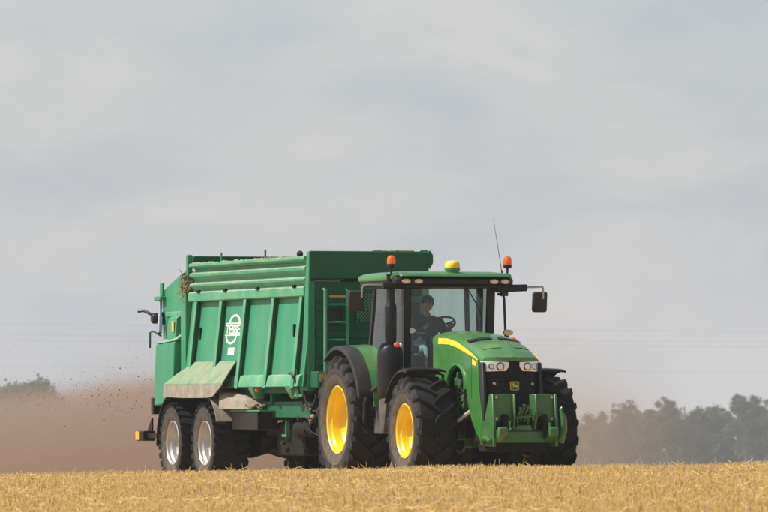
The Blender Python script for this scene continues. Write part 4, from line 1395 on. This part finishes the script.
# ---- rear spreading unit
for sgn in (-1, 1):
    b = MB(); b.box(-12.24, -11.97, sgn * 0.90, sgn * 1.06, 1.40, 3.22); b.box(-12.08, -11.98, sgn * 0.93, sgn * 1.02, 3.2, 3.74)
    b.build('rear_post', 'tgreen', S, bevel=0.012)
    b = MB()
    side = [(-12.24, 1.75), (-12.24, 3.36), (-12.6, 3.42), (-13.0, 3.32), (-13.52, 3.19), (-13.66, 3.0), (-13.60, 2.3), (-13.40, 1.75)]
    b.prism(side, sgn * 0.90, sgn * 0.955)
    b.build('beater_side', 'tgreen', S, bevel=0.008)
    MB().prism([(-12.26, 2.80), (-13.30, 2.80), (-13.34, 2.72), (-12.26, 2.72)], sgn * 0.955, sgn * 1.0).build('beater_rail', 'tgreen_pale', S, bevel=0.006)
    b = MB()
    b.hexa([(-13.0, sgn * 0.957, 2.32), (-12.5, sgn * 0.957, 2.32), (-12.5, sgn * 1.08, 2.32), (-13.0, sgn * 1.08, 2.32), (-12.95, sgn * 0.957, 2.74), (-12.5, sgn * 0.957, 2.74), (-12.5, sgn * 1.06, 2.70), (-12.95, sgn * 1.06, 2.70)])
    b.build('gear_cover', 'tgreen', S, bevel=0.012)
    MB().box(-12.66, -12.55, sgn * 1.083, sgn * 1.089, 2.46, 2.64).build('reflector', 'reflector', S)
    # lower side shield
    b = MB()
    b.hexa([(-13.32, sgn * 0.96, 1.22), (-12.28, sgn * 0.96, 1.28), (-12.28, sgn * 1.20, 1.28), (-13.32, sgn * 1.20, 1.22), (-13.36, sgn * 0.96, 2.25), (-12.28, sgn * 0.96, 2.30), (-12.28, sgn * 1.16, 2.30), (-13.36, sgn * 1.16, 2.25)])
    b.build('side_shield', 'tgreen', S, bevel=0.015)
    MB().hexa([(-13.36, sgn * 0.96, 2.26), (-12.26, sgn * 0.96, 2.31), (-12.26, sgn * 1.17, 2.31), (-13.36, sgn * 1.17, 2.26), (-13.30, sgn * 0.96, 2.36), (-12.26, sgn * 0.96, 2.44), (-12.26, sgn * 1.0, 2.43), (-13.30, sgn * 1.0, 2.35)]).build('shield_cover', 'tgreen_pale', S, bevel=0.01)
    b = MB(); b.box(-13.50, -13.36, sgn * 1.0, sgn * 1.2, 1.08, 1.36)
    b.build('tail_lamp', 'black', S, bevel=0.01)
    # hydraulic ram
    b = MB(); b.tube([(-13.62, sgn * 1.0, 3.03), (-13.50, sgn * 1.04, 2.72)], 0.03, 10)
    b.tube([(-13.50, sgn * 1.04, 2.72), (-13.40, sgn * 1.08, 2.45)], 0.045, 10)
    b.build('tailgate_ram', 'chrome', S)
    b = MB(); b.box(-13.80, -13.45, sgn * 0.957, sgn * 1.06, 3.0, 3.07); b.box(-13.66, -13.52, sgn * 0.957, sgn * 1.0, 3.07, 3.30)
    b.build('ram_bracket', 'tgreen', S, bevel=0.01)
    b = MB(); b.lathe([(0.001, sgn * 1.16), (0.075, sgn * 1.15), (0.095, sgn * 1.12), (0.095, sgn * 1.02), (0.11, sgn * 1.01), (0.11, sgn * 0.957), (0.001, sgn * 0.957)], 14, 'y', (-13.62, 0, 2.70)); b.tube([(-13.62, sgn * 1.10, 2.74), (-13.75, sgn * 1.25, 2.83), (-13.85, sgn * 1.32, 2.82)], 0.025, 8)
    b.build('hydraulic_motor', 'black', S)
    b = MB(); b.tube([(-13.4, sgn * 1.05, 2.40), (-13.52, sgn * 1.15, 2.48), (-13.62, sgn * 1.18, 2.46), (-13.63, sgn * 1.18, 2.2)], 0.018, 6)
    b.build('hook_rod', 'tgreen_frame_shade', S)
    # rear light arm
    b = MB(); b.box(-13.85, -12.2, sgn * 1.20, sgn * 1.27, 0.68, 0.76)
    b.build('light_arm', 'black', S)
    b = MB(); b.box(-13.90, -13.50, sgn * 1.12, sgn * 1.34, 0.63, 0.80)
    la = b.build('rear_light', 'black', S, bevel=0.01)
    MB().box(-13.91, -13.72, sgn * 1.335, sgn * 1.35, 0.65, 0.79).build('marker_lens', 'reflector', la)
    MB().prism([(-13.62, 0.80), (-13.36, 0.80), (-13.36, 1.02)], sgn * 1.2, sgn * 1.23).build('reflector_triangle', 'black', la)
b = MB()
top_ = [(-12.20, 3.39), (-12.6, 3.455), (-13.0, 3.355), (-13.54, 3.225), (-13.70, 3.02), (-13.72, 2.8)]
b.slab([[(x, y, z) for y in (-0.89, 0.89)] for x, z in top_], (0.0, 0, -0.03))
b.build('beater_hood', 'dark', S)
b = MB(); b.box(-12.24, -12.0, -0.9, 0.9, 3.62, 3.72)
b.build('rear_cross_beam', 'tgreen_frame_shade', S, bevel=0.01)
for y in (-0.45, 0.45):
    b = MB(); b.lathe([(0.14, 1.75), (0.14, 3.1)], 12, 'z', (-12.7, y, 0))
    for k in range(14):
        a = k * 1.3; z = 1.8 + k * 0.09
        b.box(-12.7 - 0.35, -12.7 + 0.35, y - 0.05, y + 0.05, z, z + 0.02, ('Z', a))
    b.build('beater', 'dark', S)
b = MB(); b.lathe([(0.001, 1.15), (0.5, 1.15), (0.5, 1.19), (0.001, 1.19)], 24, 'z', (-13.0, -0.5, 0)); b.lathe([(0.001, 1.15), (0.48, 1.15), (0.48, 1.19), (0.001, 1.19)], 24, 'z', (-13.0, 0.5, 0))
b.build('spreading_discs', 'dark', S)
b = MB(); b.box(-13.4, -12.1, -0.93, 0.93, 1.2, 1.3)
b.build('disc_table', 'tgreen_frame_shade', S)
# straw caught on the rim and the corner, small load poking out
b = MB()
for k in range(60):
    x = rng.uniform(-11.7, -5.7); y = -0.975 + rng.uniform(-0.03, 0.03); r_ = rng.uniform(0.012, 0.03)
    b.ball((x, y, 3.592), (r_ * rng.uniform(1, 3), r_, r_ * 0.8), 5, 3)
for k in range(24):
    b.ball((XF + 0.02, rng.uniform(-0.1, 0.75), 3.672), (0.025, rng.uniform(0.02, 0.07), rng.uniform(0.008, 0.025)), 5, 3)
rs_ = b.build('manure_residue', 'straw_dirt', S); rs_['kind'] = 'stuff'
b = MB()
for k in range(150):
    x = -12.08 + rng.gauss(0, 0.07); y = -1.03 + rng.uniform(-0.06, 0.08); z = 3.26 + rng.gauss(0, 0.09)
    d = Vector((rng.gauss(0, 1), rng.gauss(0, 1), rng.gauss(-0.6, 1))).normalized() * rng.uniform(0.04, 0.13)
    b.tube([(x, y, z), (x + d.x, y + d.y, z + d.z)], 0.008, 3)
cs_ = b.build('caught_straw', paint('caught straw', (0.24, 0.12, 0.05), 0.9, 0.3, 9), S); cs_['kind'] = 'stuff'
b = MB(); b.ball((-5.95, -0.99, 3.63), (0.09, 0.05, 0.055), 8, 5); b.build('sheet_roll', 'dark', S)
for x in (-10.3, -7.9):
    b = MB(); b.tube([(x, -0.95, 3.58), (x, -0.95, 3.74)], 0.02, 6)
    b.build('sheet_hook', 'tgreen', S)
# heap inside
g = []
for i in range(13):
    x = -11.7 + 6.0 * i / 12
    g.append([(x, y, 2.7 + 0.55 * (1 - (y / 0.9) ** 2) + 0.06 * math.sin(x * 5 + y * 3)) for y in np.linspace(-0.88, 0.88, 9)])
MB().slab(g, (0, 0, -0.2)).build('manure_heap', 'clod', S, smooth=60)
OFF = Vector((0, 0, 0))

# ------------------------------------------------------------------ driver
def skin_mesh(name, joints, bones, mat, parent, sub=2):
    me = bpy.data.meshes.new(name)
    me.from_pydata([j[:3] for j in joints], bones, [])
    o = bpy.data.objects.new(name, me)
    COL.objects.link(o)
    md = o.modifiers.new('skin', 'SKIN'); md.use_smooth_shade = True
    if not me.skin_vertices: 
        bm = bmesh.new(); bm.from_mesh(me); bm.verts.layers.skin.verify(); bm.to_mesh(me); bm.free()
    for i, j in enumerate(joints):
        sv_ = me.skin_vertices[0].data[i]
        r_ = j[3]
        sv_.radius = (r_, r_) if not isinstance(r_, tuple) else r_
        sv_.use_root = (i == 0)
    if sub:
        o.modifiers.new('sub', 'SUBSURF').levels = sub
        o.modifiers['sub'].render_levels = sub
    bpy.context.view_layer.update()
    em = bpy.data.meshes.new_from_object(o.evaluated_get(bpy.context.evaluated_depsgraph_get()))
    bpy.data.objects.remove(o)
    em.name = name
    for p in em.polygons: p.use_smooth = True
    em.materials.clear(); em.materials.append(M[mat])
    o = bpy.data.objects.new(name, em)
    COL.objects.link(o); o.parent = parent
    return o


DR = Vector((-2.58, 0.0, 1.98))       # seat point in tractor frame
driver = empty('person', TR_LOC + _rot @ DR, HEAD)
props(driver, 'person in dark cap and jersey sitting in the tractor cab, both hands on the wheel', 'person')
J = []; B_ = []
def jn(p, r, par=None):
    J.append((p[0], p[1], p[2], r)); k = len(J) - 1
    if par is not None: B_.append((par, k))
    return k
pel = jn((0.0, 0, 0.12), 0.135)
sp1 = jn((-0.03, 0, 0.30), 0.13, pel); sp2 = jn((-0.03, 0, 0.48), 0.14, sp1); nk = jn((0.0, 0, 0.62), 0.062, sp2); nk2 = jn((0.02, -0.01, 0.69), 0.055, nk)
hands = {}
for s_ in (-1, 1):
    hp = jn((0.06, s_ * 0.11, 0.10), 0.095, pel); kn = jn((0.46, s_ * 0.15, 0.14), 0.068, hp); an_ = jn((0.56, s_ * 0.14, -0.26), 0.045, kn); jn((0.68, s_ * 0.15, -0.31), 0.04, an_)
    sh = jn((-0.02, s_ * 0.185, 0.53), 0.07, sp2); el = jn((0.18, s_ * 0.27, 0.31), 0.05, sh); wr = jn((0.46, s_ * 0.19, 0.44), 0.032, el); hd = jn((0.53, s_ * 0.178, 0.475), 0.035, wr)
    hands[s_] = (0.53, s_ * 0.178, 0.475)
body = skin_mesh('body', J, B_, 'skin', driver)
# jersey and trousers follow the body
def sub_skin(name, idxs, grow, mat):
    mp_ = {k: i for i, k in enumerate(idxs)}
    jj = [(J[k][0], J[k][1], J[k][2], J[k][3] + grow) for k in idxs]
    bb = [(mp_[a], mp_[c]) for a, c in B_ if a in mp_ and c in mp_]
    return skin_mesh(name, jj, bb, mat, driver)
nm = len(J)
leg_i = [pel, 5, 6, 7, 13, 14, 15]
arm_i = [sp2, sp1, pel, nk, 9, 10, 11, 17, 18, 19]
sub_skin('jersey', [2, 1, 0, 3, 9, 10, 11, 17, 18, 19], 0.014, 'jacket')
sub_skin('trousers', [0, 5, 6, 7, 13, 14, 15], 0.016, 'jeans')
for s_ in (-1, 1):
    MB().hexa([(0.52, s_ * 0.10, -0.36), (0.76, s_ * 0.10, -0.36), (0.76, s_ * 0.19, -0.36), (0.52, s_ * 0.19, -0.36), (0.52, s_ * 0.105, -0.26), (0.72, s_ * 0.11, -0.30), (0.72, s_ * 0.185, -0.30), (0.52, s_ * 0.185, -0.26)]).build('shoe', 'cap', driver, bevel=0.02, seg=2)
# hands: palm with four fingers and thumb closed over the wheel rim
for s_ in (-1, 1):
    h_ = Vector(hands[s_])
    jj = [(h_.x, h_.y, h_.z, 0.028), (h_.x + 0.05, h_.y, h_.z + 0.015, 0.026)]
    bb = [(0, 1)]
    for q in range(4):
        o_ = (q - 1.5) * 0.020
        ln = (0.9, 1.0, 0.95, 0.75)[q]
        k0 = len(jj)
        jj += [(h_.x + 0.075, h_.y + o_, h_.z + 0.03, 0.0095), (h_.x + 0.075 + 0.035 * ln, h_.y + o_, h_.z + 0.022, 0.009), (h_.x + 0.085 + 0.035 * ln, h_.y + o_, h_.z - 0.008, 0.0085), (h_.x + 0.07, h_.y + o_, h_.z - 0.02, 0.008)]
        bb += [(1, k0), (k0, k0 + 1), (k0 + 1, k0 + 2), (k0 + 2, k0 + 3)]
    k0 = len(jj)
    jj += [(h_.x + 0.02, h_.y - s_ * 0.036, h_.z + 0.005, 0.012), (h_.x + 0.05, h_.y - s_ * 0.05, h_.z - 0.008, 0.0105), (h_.x + 0.078, h_.y - s_ * 0.046, h_.z - 0.018, 0.009)]
    bb += [(0, k0), (k0, k0 + 1), (k0 + 1, k0 + 2)]
    skin_mesh('hand', jj, bb, 'skin', driver, 1)
# head, turned to the driver's right
head_c = Vector((0.03, -0.01, 0.815))
hdm = MB()
nu, nv = 24, 16
vs = []; fs = []
for j in range(nv + 1):
    ph = math.pi * j / nv - math.pi / 2
    for i in range(nu):
        th = 2 * math.pi * i / nu
        x, y, z = math.cos(ph) * math.cos(th), math.cos(ph) * math.sin(th), math.sin(ph)
        px, py, pz = x * 0.098, y * 0.077, z * 0.118
        if z < 0: px += 0.018 * max(0, x) * -z * 2; py *= 1 - 0.28 * (-z); px *= 1 - 0.10 * (-z) * (x < 0)
        fr_ = max(0, x)
        nose = math.exp(-((y / 0.16) ** 2)) * math.exp(-(((z + 0.12) / 0.20) ** 2)) * (fr_ > 0.6)
        px += 0.026 * nose
        eye = math.exp(-(((abs(y) - 0.36) / 0.16) ** 2)) * math.exp(-(((z - 0.10) / 0.14) ** 2)) * (fr_ > 0.5)
        px -= 0.010 * eye
        mouth = math.exp(-((y / 0.3) ** 2)) * (math.exp(-(((z + 0.50) / 0.06) ** 2)) * 0.007 - math.exp(-(((z + 0.56) / 0.03) ** 2)) * 0.005) * (fr_ > 0.5)
        px += mouth
        vs.append((px, py, pz))
for j in range(nv):
    for i in range(nu):
        i2 = (i + 1) % nu
        fs.append((j * nu + i, j * nu + i2, (j + 1) * nu + i2, (j + 1) * nu + i))
hdm.add(vs, fs)
head = hdm.build('head', 'skin', driver, smooth=80)
head.location = head_c
head.rotation_euler = (0, R(4), R(-70))
for s_ in (-1, 1):
    MB().ball((0.0, s_ * 0.080, -0.005), (0.020, 0.010, 0.032), 10, 6).build('ear', 'skin', head)
    MB().ball((0.084, s_ * 0.030, 0.012), (0.010, 0.012, 0.009), 10, 6).build('eye', 'white', head)
MB().ball((-0.014, 0, 0.012), (0.096, 0.083, 0.108), 18, 8, -0.35).build('hair', 'hair', head)
b = MB().ball((0.0, 0, 0.045), (0.108, 0.090, 0.090), 20, 8, -0.1)
b.slab([[(0.075 + 0.085 * u_, y * (0.085 - 0.02 * u_), 0.046 - 0.012 * u_ - 0.02 * abs(y) ** 2) for y in np.linspace(-1, 1, 9)] for u_ in (0, 0.5, 1)], (0, 0, 0.008))
b.build('cap', 'cap', head, smooth=50)

# ------------------------------------------------------------------ trees
def tree_mesh(seed, h, cw, base_clear, n_cl, leaf, tone):
    """returns (trunk MB, crown arrays) for one broadleaf tree standing at the origin"""
    r = random.Random(seed); q = np.random.default_rng(seed)
    tb = MB()
    tb.tube([(0, 0, -0.4), (r.uniform(-.1, .1), 0, h * 0.2), (r.uniform(-.3, .3), r.uniform(-.3, .3), h * 0.5), (r.uniform(-.4, .4), r.uniform(-.4, .4), h * 0.8)], [h * 0.022, h * 0.018, h * 0.012, h * 0.004], 8)
    cents = []
    for k in range(9):
        a = r.uniform(0, 2 * math.pi); z0 = h * r.uniform(0.22, 0.6)
        l_ = cw * r.uniform(0.45, 0.95)
        z1 = min(h * 0.88, z0 + h * r.uniform(0.12, 0.34))
        e = (l_ * math.cos(a), l_ * math.sin(a), z1)
        tb.tube([(0, 0, z0), (e[0] * 0.5, e[1] * 0.5, z0 + (z1 - z0) * 0.6), e], [h * 0.009, h * 0.006, h * 0.002], 6)
        cents.append(e)
    # clumps: around limb ends plus volume
    lobes = [(Vector((r.gauss(0, .42) * cw, r.gauss(0, .42) * cw, h * r.uniform(0.5, 0.90))), cw * r.uniform(0.2, 0.45)) for _ in range(14)] + [(Vector(c), cw * r.uniform(0.22, 0.38)) for c in cents]
    for zz_ in (0.5, 0.6, 0.7, 0.78, 0.86): lobes.append((Vector((r.uniform(-.15, .15) * cw, r.uniform(-.15, .15) * cw, h * zz_)), cw * r.uniform(0.36, 0.5)))
    P = []; Tn = []
    for k in range(n_cl):
        lc, lr = r.choice(lobes)
        d = q.normal(0, 1, 3); d /= np.linalg.norm(d)
        c = np.array(lc) + d * lr * q.uniform(0.6, 1.15)
        c[2] = np.clip(c[2], h * base_clear, h)
        m = 46
        pts = c + q.normal(0, 0.28 * leaf / 0.34, (m, 3)) * np.array([1, 1, 0.7]) * 0.95
        P.append(pts)
        tv = q.uniform(0.7, 1.25)
        Tn.append(np.tile(np.array([tone]), (m, 1)) * tv * q.uniform(0.8, 1.2, (m, 1)))
    P = np.concatenate(P); Tn = np.concatenate(Tn)
    return tb, leaves(P, Tn, leaf, q)


def leaves(P, Tn, leaf, q):
    n = len(P)
    a = q.normal(0, 1, (n, 3)); a /= np.linalg.norm(a, axis=1, keepdims=True)
    c = q.normal(0, 1, (n, 3)); c -= a * (a * c).sum(1, keepdims=True); c /= np.linalg.norm(c, axis=1, keepdims=True)
    s_ = (leaf * q.uniform(0.6, 1.2, n))[:, None]
    quad = np.stack([P - a * s_ * .5, P + c * s_ * .32, P + a * s_ * .5, P - c * s_ * .32], 1).reshape(-1, 3)
    f = np.arange(n * 4).reshape(-1, 4)
    return quad, f, np.repeat(Tn, 4, axis=0)


TONE = [(0.080, 0.115, 0.056), (0.064, 0.104, 0.050), (0.096, 0.120, 0.062)]
# x at the wood's distance, distance, height above its own base, crown half width
TREES = [
    (55.7, 1700, 25.8, 4.3, 'round-headed tree with an open crown, nearest the tractor\'s front tyre'),
    (63.5, 1715, 24.6, 2.9, 'low tree between two taller crowns, second right of the tractor'),
    (66.6, 1705, 27.0, 3.3, 'tall narrow tree with thin top, third right of the tractor'),
    (72.6, 1710, 24.6, 3.5, 'flat-topped tree with a gap on each side, middle of the right wood'),
    (79.0, 1720, 24.6, 4.2, 'broad dense tree left of the tallest crown at the right edge'),
    (84.6, 1700, 27.2, 4.2, 'tallest tree of the right wood with a ragged wide crown'),
    (90.3, 1712, 26.6, 4.2, 'dark tree cut by the right edge of the picture'),
    (-82.0, 1600, 26.6, 4.6, 'pale hazy tree at the left edge above the dust'),
    (-77.0, 1600, 27.6, 4.6, 'pale hazy rounded tree, tallest of the left clump'),
    (-72.0, 1610, 25.6, 3.6, 'pale hazy tree at the right end of the left clump'),
]
for i, (x, y, h, cw, lab) in enumerate(TREES):
    z0 = float(ground_z(x, y))
    tr = empty('tree', (x, y, z0))
    props(tr, lab, 'tree', 'trees along the far wood edge' if x > 0 else 'trees above the dust')
    tb, (v, f, t) = tree_mesh(100 + i, h, cw, 0.16, 320, 0.44, TONE[i % 3])
    tb.build('trunk', 'bark', tr)
    co = np_mesh('crown', v, f, t, 'leaf'); co.parent = tr
# the lower wood that reads as one mass
q = np.random.default_rng(5)
nc = 4600
cx = q.uniform(28, 130, nc); cy = 1725 + q.normal(0, 8, nc)
hgt = 20.8 + 1.0 * np.sin(cx * 0.66) + 0.8 * np.sin(cx * 1.7 + 1) + 0.035 * (cx - 61)
cz = ground_z(cx, cy) + hgt * q.uniform(0.0, 1.0, nc)
P = np.repeat(np.stack([cx, cy, cz], 1), 34, axis=0) + q.normal(0, 0.58, (nc * 34, 3))
tn = np.repeat(np.array(TONE)[q.integers(0, 3, nc)] * q.uniform(0.65, 1.25, (nc, 1)), 34, axis=0)
v, f, t = leaves(P, tn, 0.7, q)
wood = np_mesh('wood', v, f, t, 'leaf')
props(wood, 'dense lower growth of the hazy wood to the right of the tractor', 'wood', kind='stuff')
nc = 3200
cx = np.concatenate([q.uniform(-150, 38, nc - 1400), q.uniform(-100, -66, 1400)]); cy = 1620 + q.normal(0, 8, nc)
hgt = 13.5 + 1.5 * np.sin(cx * 0.3) + 1.0 * np.sin(cx * 0.9 + 1) + 12.0 / (1 + np.exp((cx + 69.5) / 1.3))
cz = ground_z(cx, cy) + hgt * q.uniform(0.0, 1.0, nc) ** 0.75
P = np.repeat(np.stack([cx, cy, cz], 1), 34, axis=0) + q.normal(0, 0.8, (nc * 34, 3))
tn = np.repeat(np.array(TONE)[q.integers(0, 3, nc)] * q.uniform(0.7, 1.2, (nc, 1)), 34, axis=0)
v, f, t = leaves(P, tn, 0.9, q)
wood2 = np_mesh('hedge', v, f, t, 'leaf')
wood2.name = 'distant_hedge'
props(wood2, 'low distant hedge line hidden behind the dust', 'hedge', kind='stuff')

# ------------------------------------------------------------------ power cables far behind
CAB = [(11.2, 9.6, 'uppermost power cable across the hazy sky'), (9.9, 8.3, 'second power cable below the uppermost one'), (9.1, 7.75, 'third power cable, close under the second'), (5.9, 4.6, 'lowest power cable, just above the tree tops')]
for zl, zr, lab in CAB:
    pts = []
    for k in range(41):
        x = -300 + 600 * k / 40
        u_ = (x + 96) / 192
        z = 1.12 + zl + (zr - zl) * u_ + 0.00003 * (x - 30) ** 2
        pts.append((x, 905, z))
    b = MB().tube(pts, 0.008, 5)
    o_ = b.build('power_cable', 'cable')
    props(o_, lab, 'cable', 'power cables')

# ------------------------------------------------------------------ dust thrown out behind the spreader
def closed_box(name, x0, x1, y0, y1, z0, z1):
    b = MB().box(x0, x1, y0, y1, z0, z1)
    me = b.mesh(name, 0)
    o = bpy.data.objects.new(name, me); COL.objects.link(o)
    return o


dust = closed_box('dust_cloud', -30, 16, 124.5, 150, -1.2, 4.6)
props(dust, 'brown cloud of dust blown out behind the spreader', 'dust', kind='stuff')
m, t, bb = newmat('dust volume')
t.nodes.remove(bb)
o_ = t.nodes['Material Output']
geo = N(t, 'ShaderNodeNewGeometry')
sp_ = N(t, 'ShaderNodeSeparateXYZ'); t.links.new(geo.outputs['Position'], sp_.inputs[0])


def mth(op, a, b_=None, c=None, clamp=False):
    n = N(t, 'ShaderNodeMath', operation=op); n.use_clamp = clamp
    for i, q_ in enumerate((a, b_, c)):
        if q_ is None: continue
        if isinstance(q_, (int, float)): n.inputs[i].default_value = q_
        else: t.links.new(q_, n.inputs[i])
    return n.outputs[0]


def mrange(x, a, b_, c, d, smooth=True):
    n = N(t, 'ShaderNodeMapRange')
    if smooth: n.interpolation_type = 'SMOOTHSTEP'
    t.links.new(x, n.inputs[0])
    for i, q_ in enumerate((a, b_, c, d)):
        if isinstance(q_, (int, float)): n.inputs[i + 1].default_value = q_
        else: t.links.new(q_, n.inputs[i + 1])
    return n.outputs[0]


nz = N(t, 'ShaderNodeTexNoise', Scale=0.8, Detail=5.0, Roughness=0.65)
t.links.new(geo.outputs['Position'], nz.inputs['Vector'])
X_, Y_, Z_ = sp_.outputs
top_h = mrange(X_, -9.5, -3.0, 0.95, 1.45)                       # the cloud is higher near the machine
hn = mth('MULTIPLY_ADD', nz.outputs['Fac'], 1.9, -0.95)
zz = mth('ADD', Z_, hn)
lowz = mth('SUBTRACT', top_h, 0.35); hiz = mth('ADD', top_h, 0.45)
core = mrange(zz, lowz, hiz, 1.0, 0.0)
side = mrange(X_, -2.0, 2.0, 1.0, 0.035)
veil_x = mrange(X_, -6.5, -3.6, 0.25, 1.0)
veil = mth('MULTIPLY', mrange(zz, 0.9, 3.4, 1.0, 0.0), veil_x)
far = mrange(X_, 3.4, 6.6, 1.0, 0.0)
edge = mrange(X_, -29.5, -22, 0.0, 1.0)
d1 = mth('MULTIPLY', mth('MULTIPLY', core, side), mth('MULTIPLY_ADD', nz.outputs['Fac'], 2.6, -0.35))
d2 = mth('MULTIPLY', mth('MULTIPLY', veil, far), 0.05)
dens = mth('MULTIPLY', mth('MULTIPLY', mth('MULTIPLY_ADD', d1, 0.34, 0.0), 1.0), edge)
dens = mth('MULTIPLY', mth('ADD', dens, mth('MULTIPLY', d2, 0.30)), far)
pv = N(t, 'ShaderNodeVolumePrincipled')
pv.inputs['Color'].default_value = (0.475, 0.365, 0.29, 1)
pv.inputs['Anisotropy'].default_value = 0.1
t.links.new(dens, pv.inputs['Density'])
t.links.new(pv.outputs[0], o_.inputs['Volume'])
dust.data.materials.clear(); dust.data.materials.append(m)

# flying clods in the plume
b = MB()
for k in range(1500):
    far_ = rng.random()
    if k < 520:
        x = -3.9 - abs(rng.gauss(0, 2.2)); y = 123.5 + rng.uniform(-1.0, 1.0); z = 1.35 + rng.gauss(0, 0.22) + max(0, (x + 6.5)) * 0.12 * rng.random()
    else:
        x = rng.uniform(-9.5, -3.6); y = 123.0 + rng.uniform(-0.5, 1.0); z = rng.uniform(0.1, 2.3)
    r_ = rng.uniform(0.0035, 0.0075) * (1.0 if k < 520 else 0.62) * (1.6 if rng.random() < 0.10 else 1)
    b.ball((x, y, z), (r_ * rng.uniform(.7, 1.6), r_, r_ * rng.uniform(.6, 1.2)), 5, 3)
cl_ = b.build('flying_clods', 'clod', None, smooth=60)
props(cl_, 'dark manure clods flying through the dust behind the spreader', 'clods', kind='stuff')

# ------------------------------------------------------------------ haze
hz = closed_box('haze', -1300, 1300, -70, 2600, -60, 24)
props(hz, 'pale summer haze over the field', 'haze', kind='stuff')
m, t, bb = newmat('haze volume')
t.nodes.remove(bb)
pv = N(t, 'ShaderNodeVolumePrincipled')
pv.inputs['Color'].default_value = (0.72, 0.80, 0.92, 1)
pv.inputs['Density'].default_value = 0.00017
pv.inputs['Anisotropy'].default_value = 0.25
t.links.new(pv.outputs[0], t.nodes['Material Output'].inputs['Volume'])
hz.data.materials.clear(); hz.data.materials.append(m)
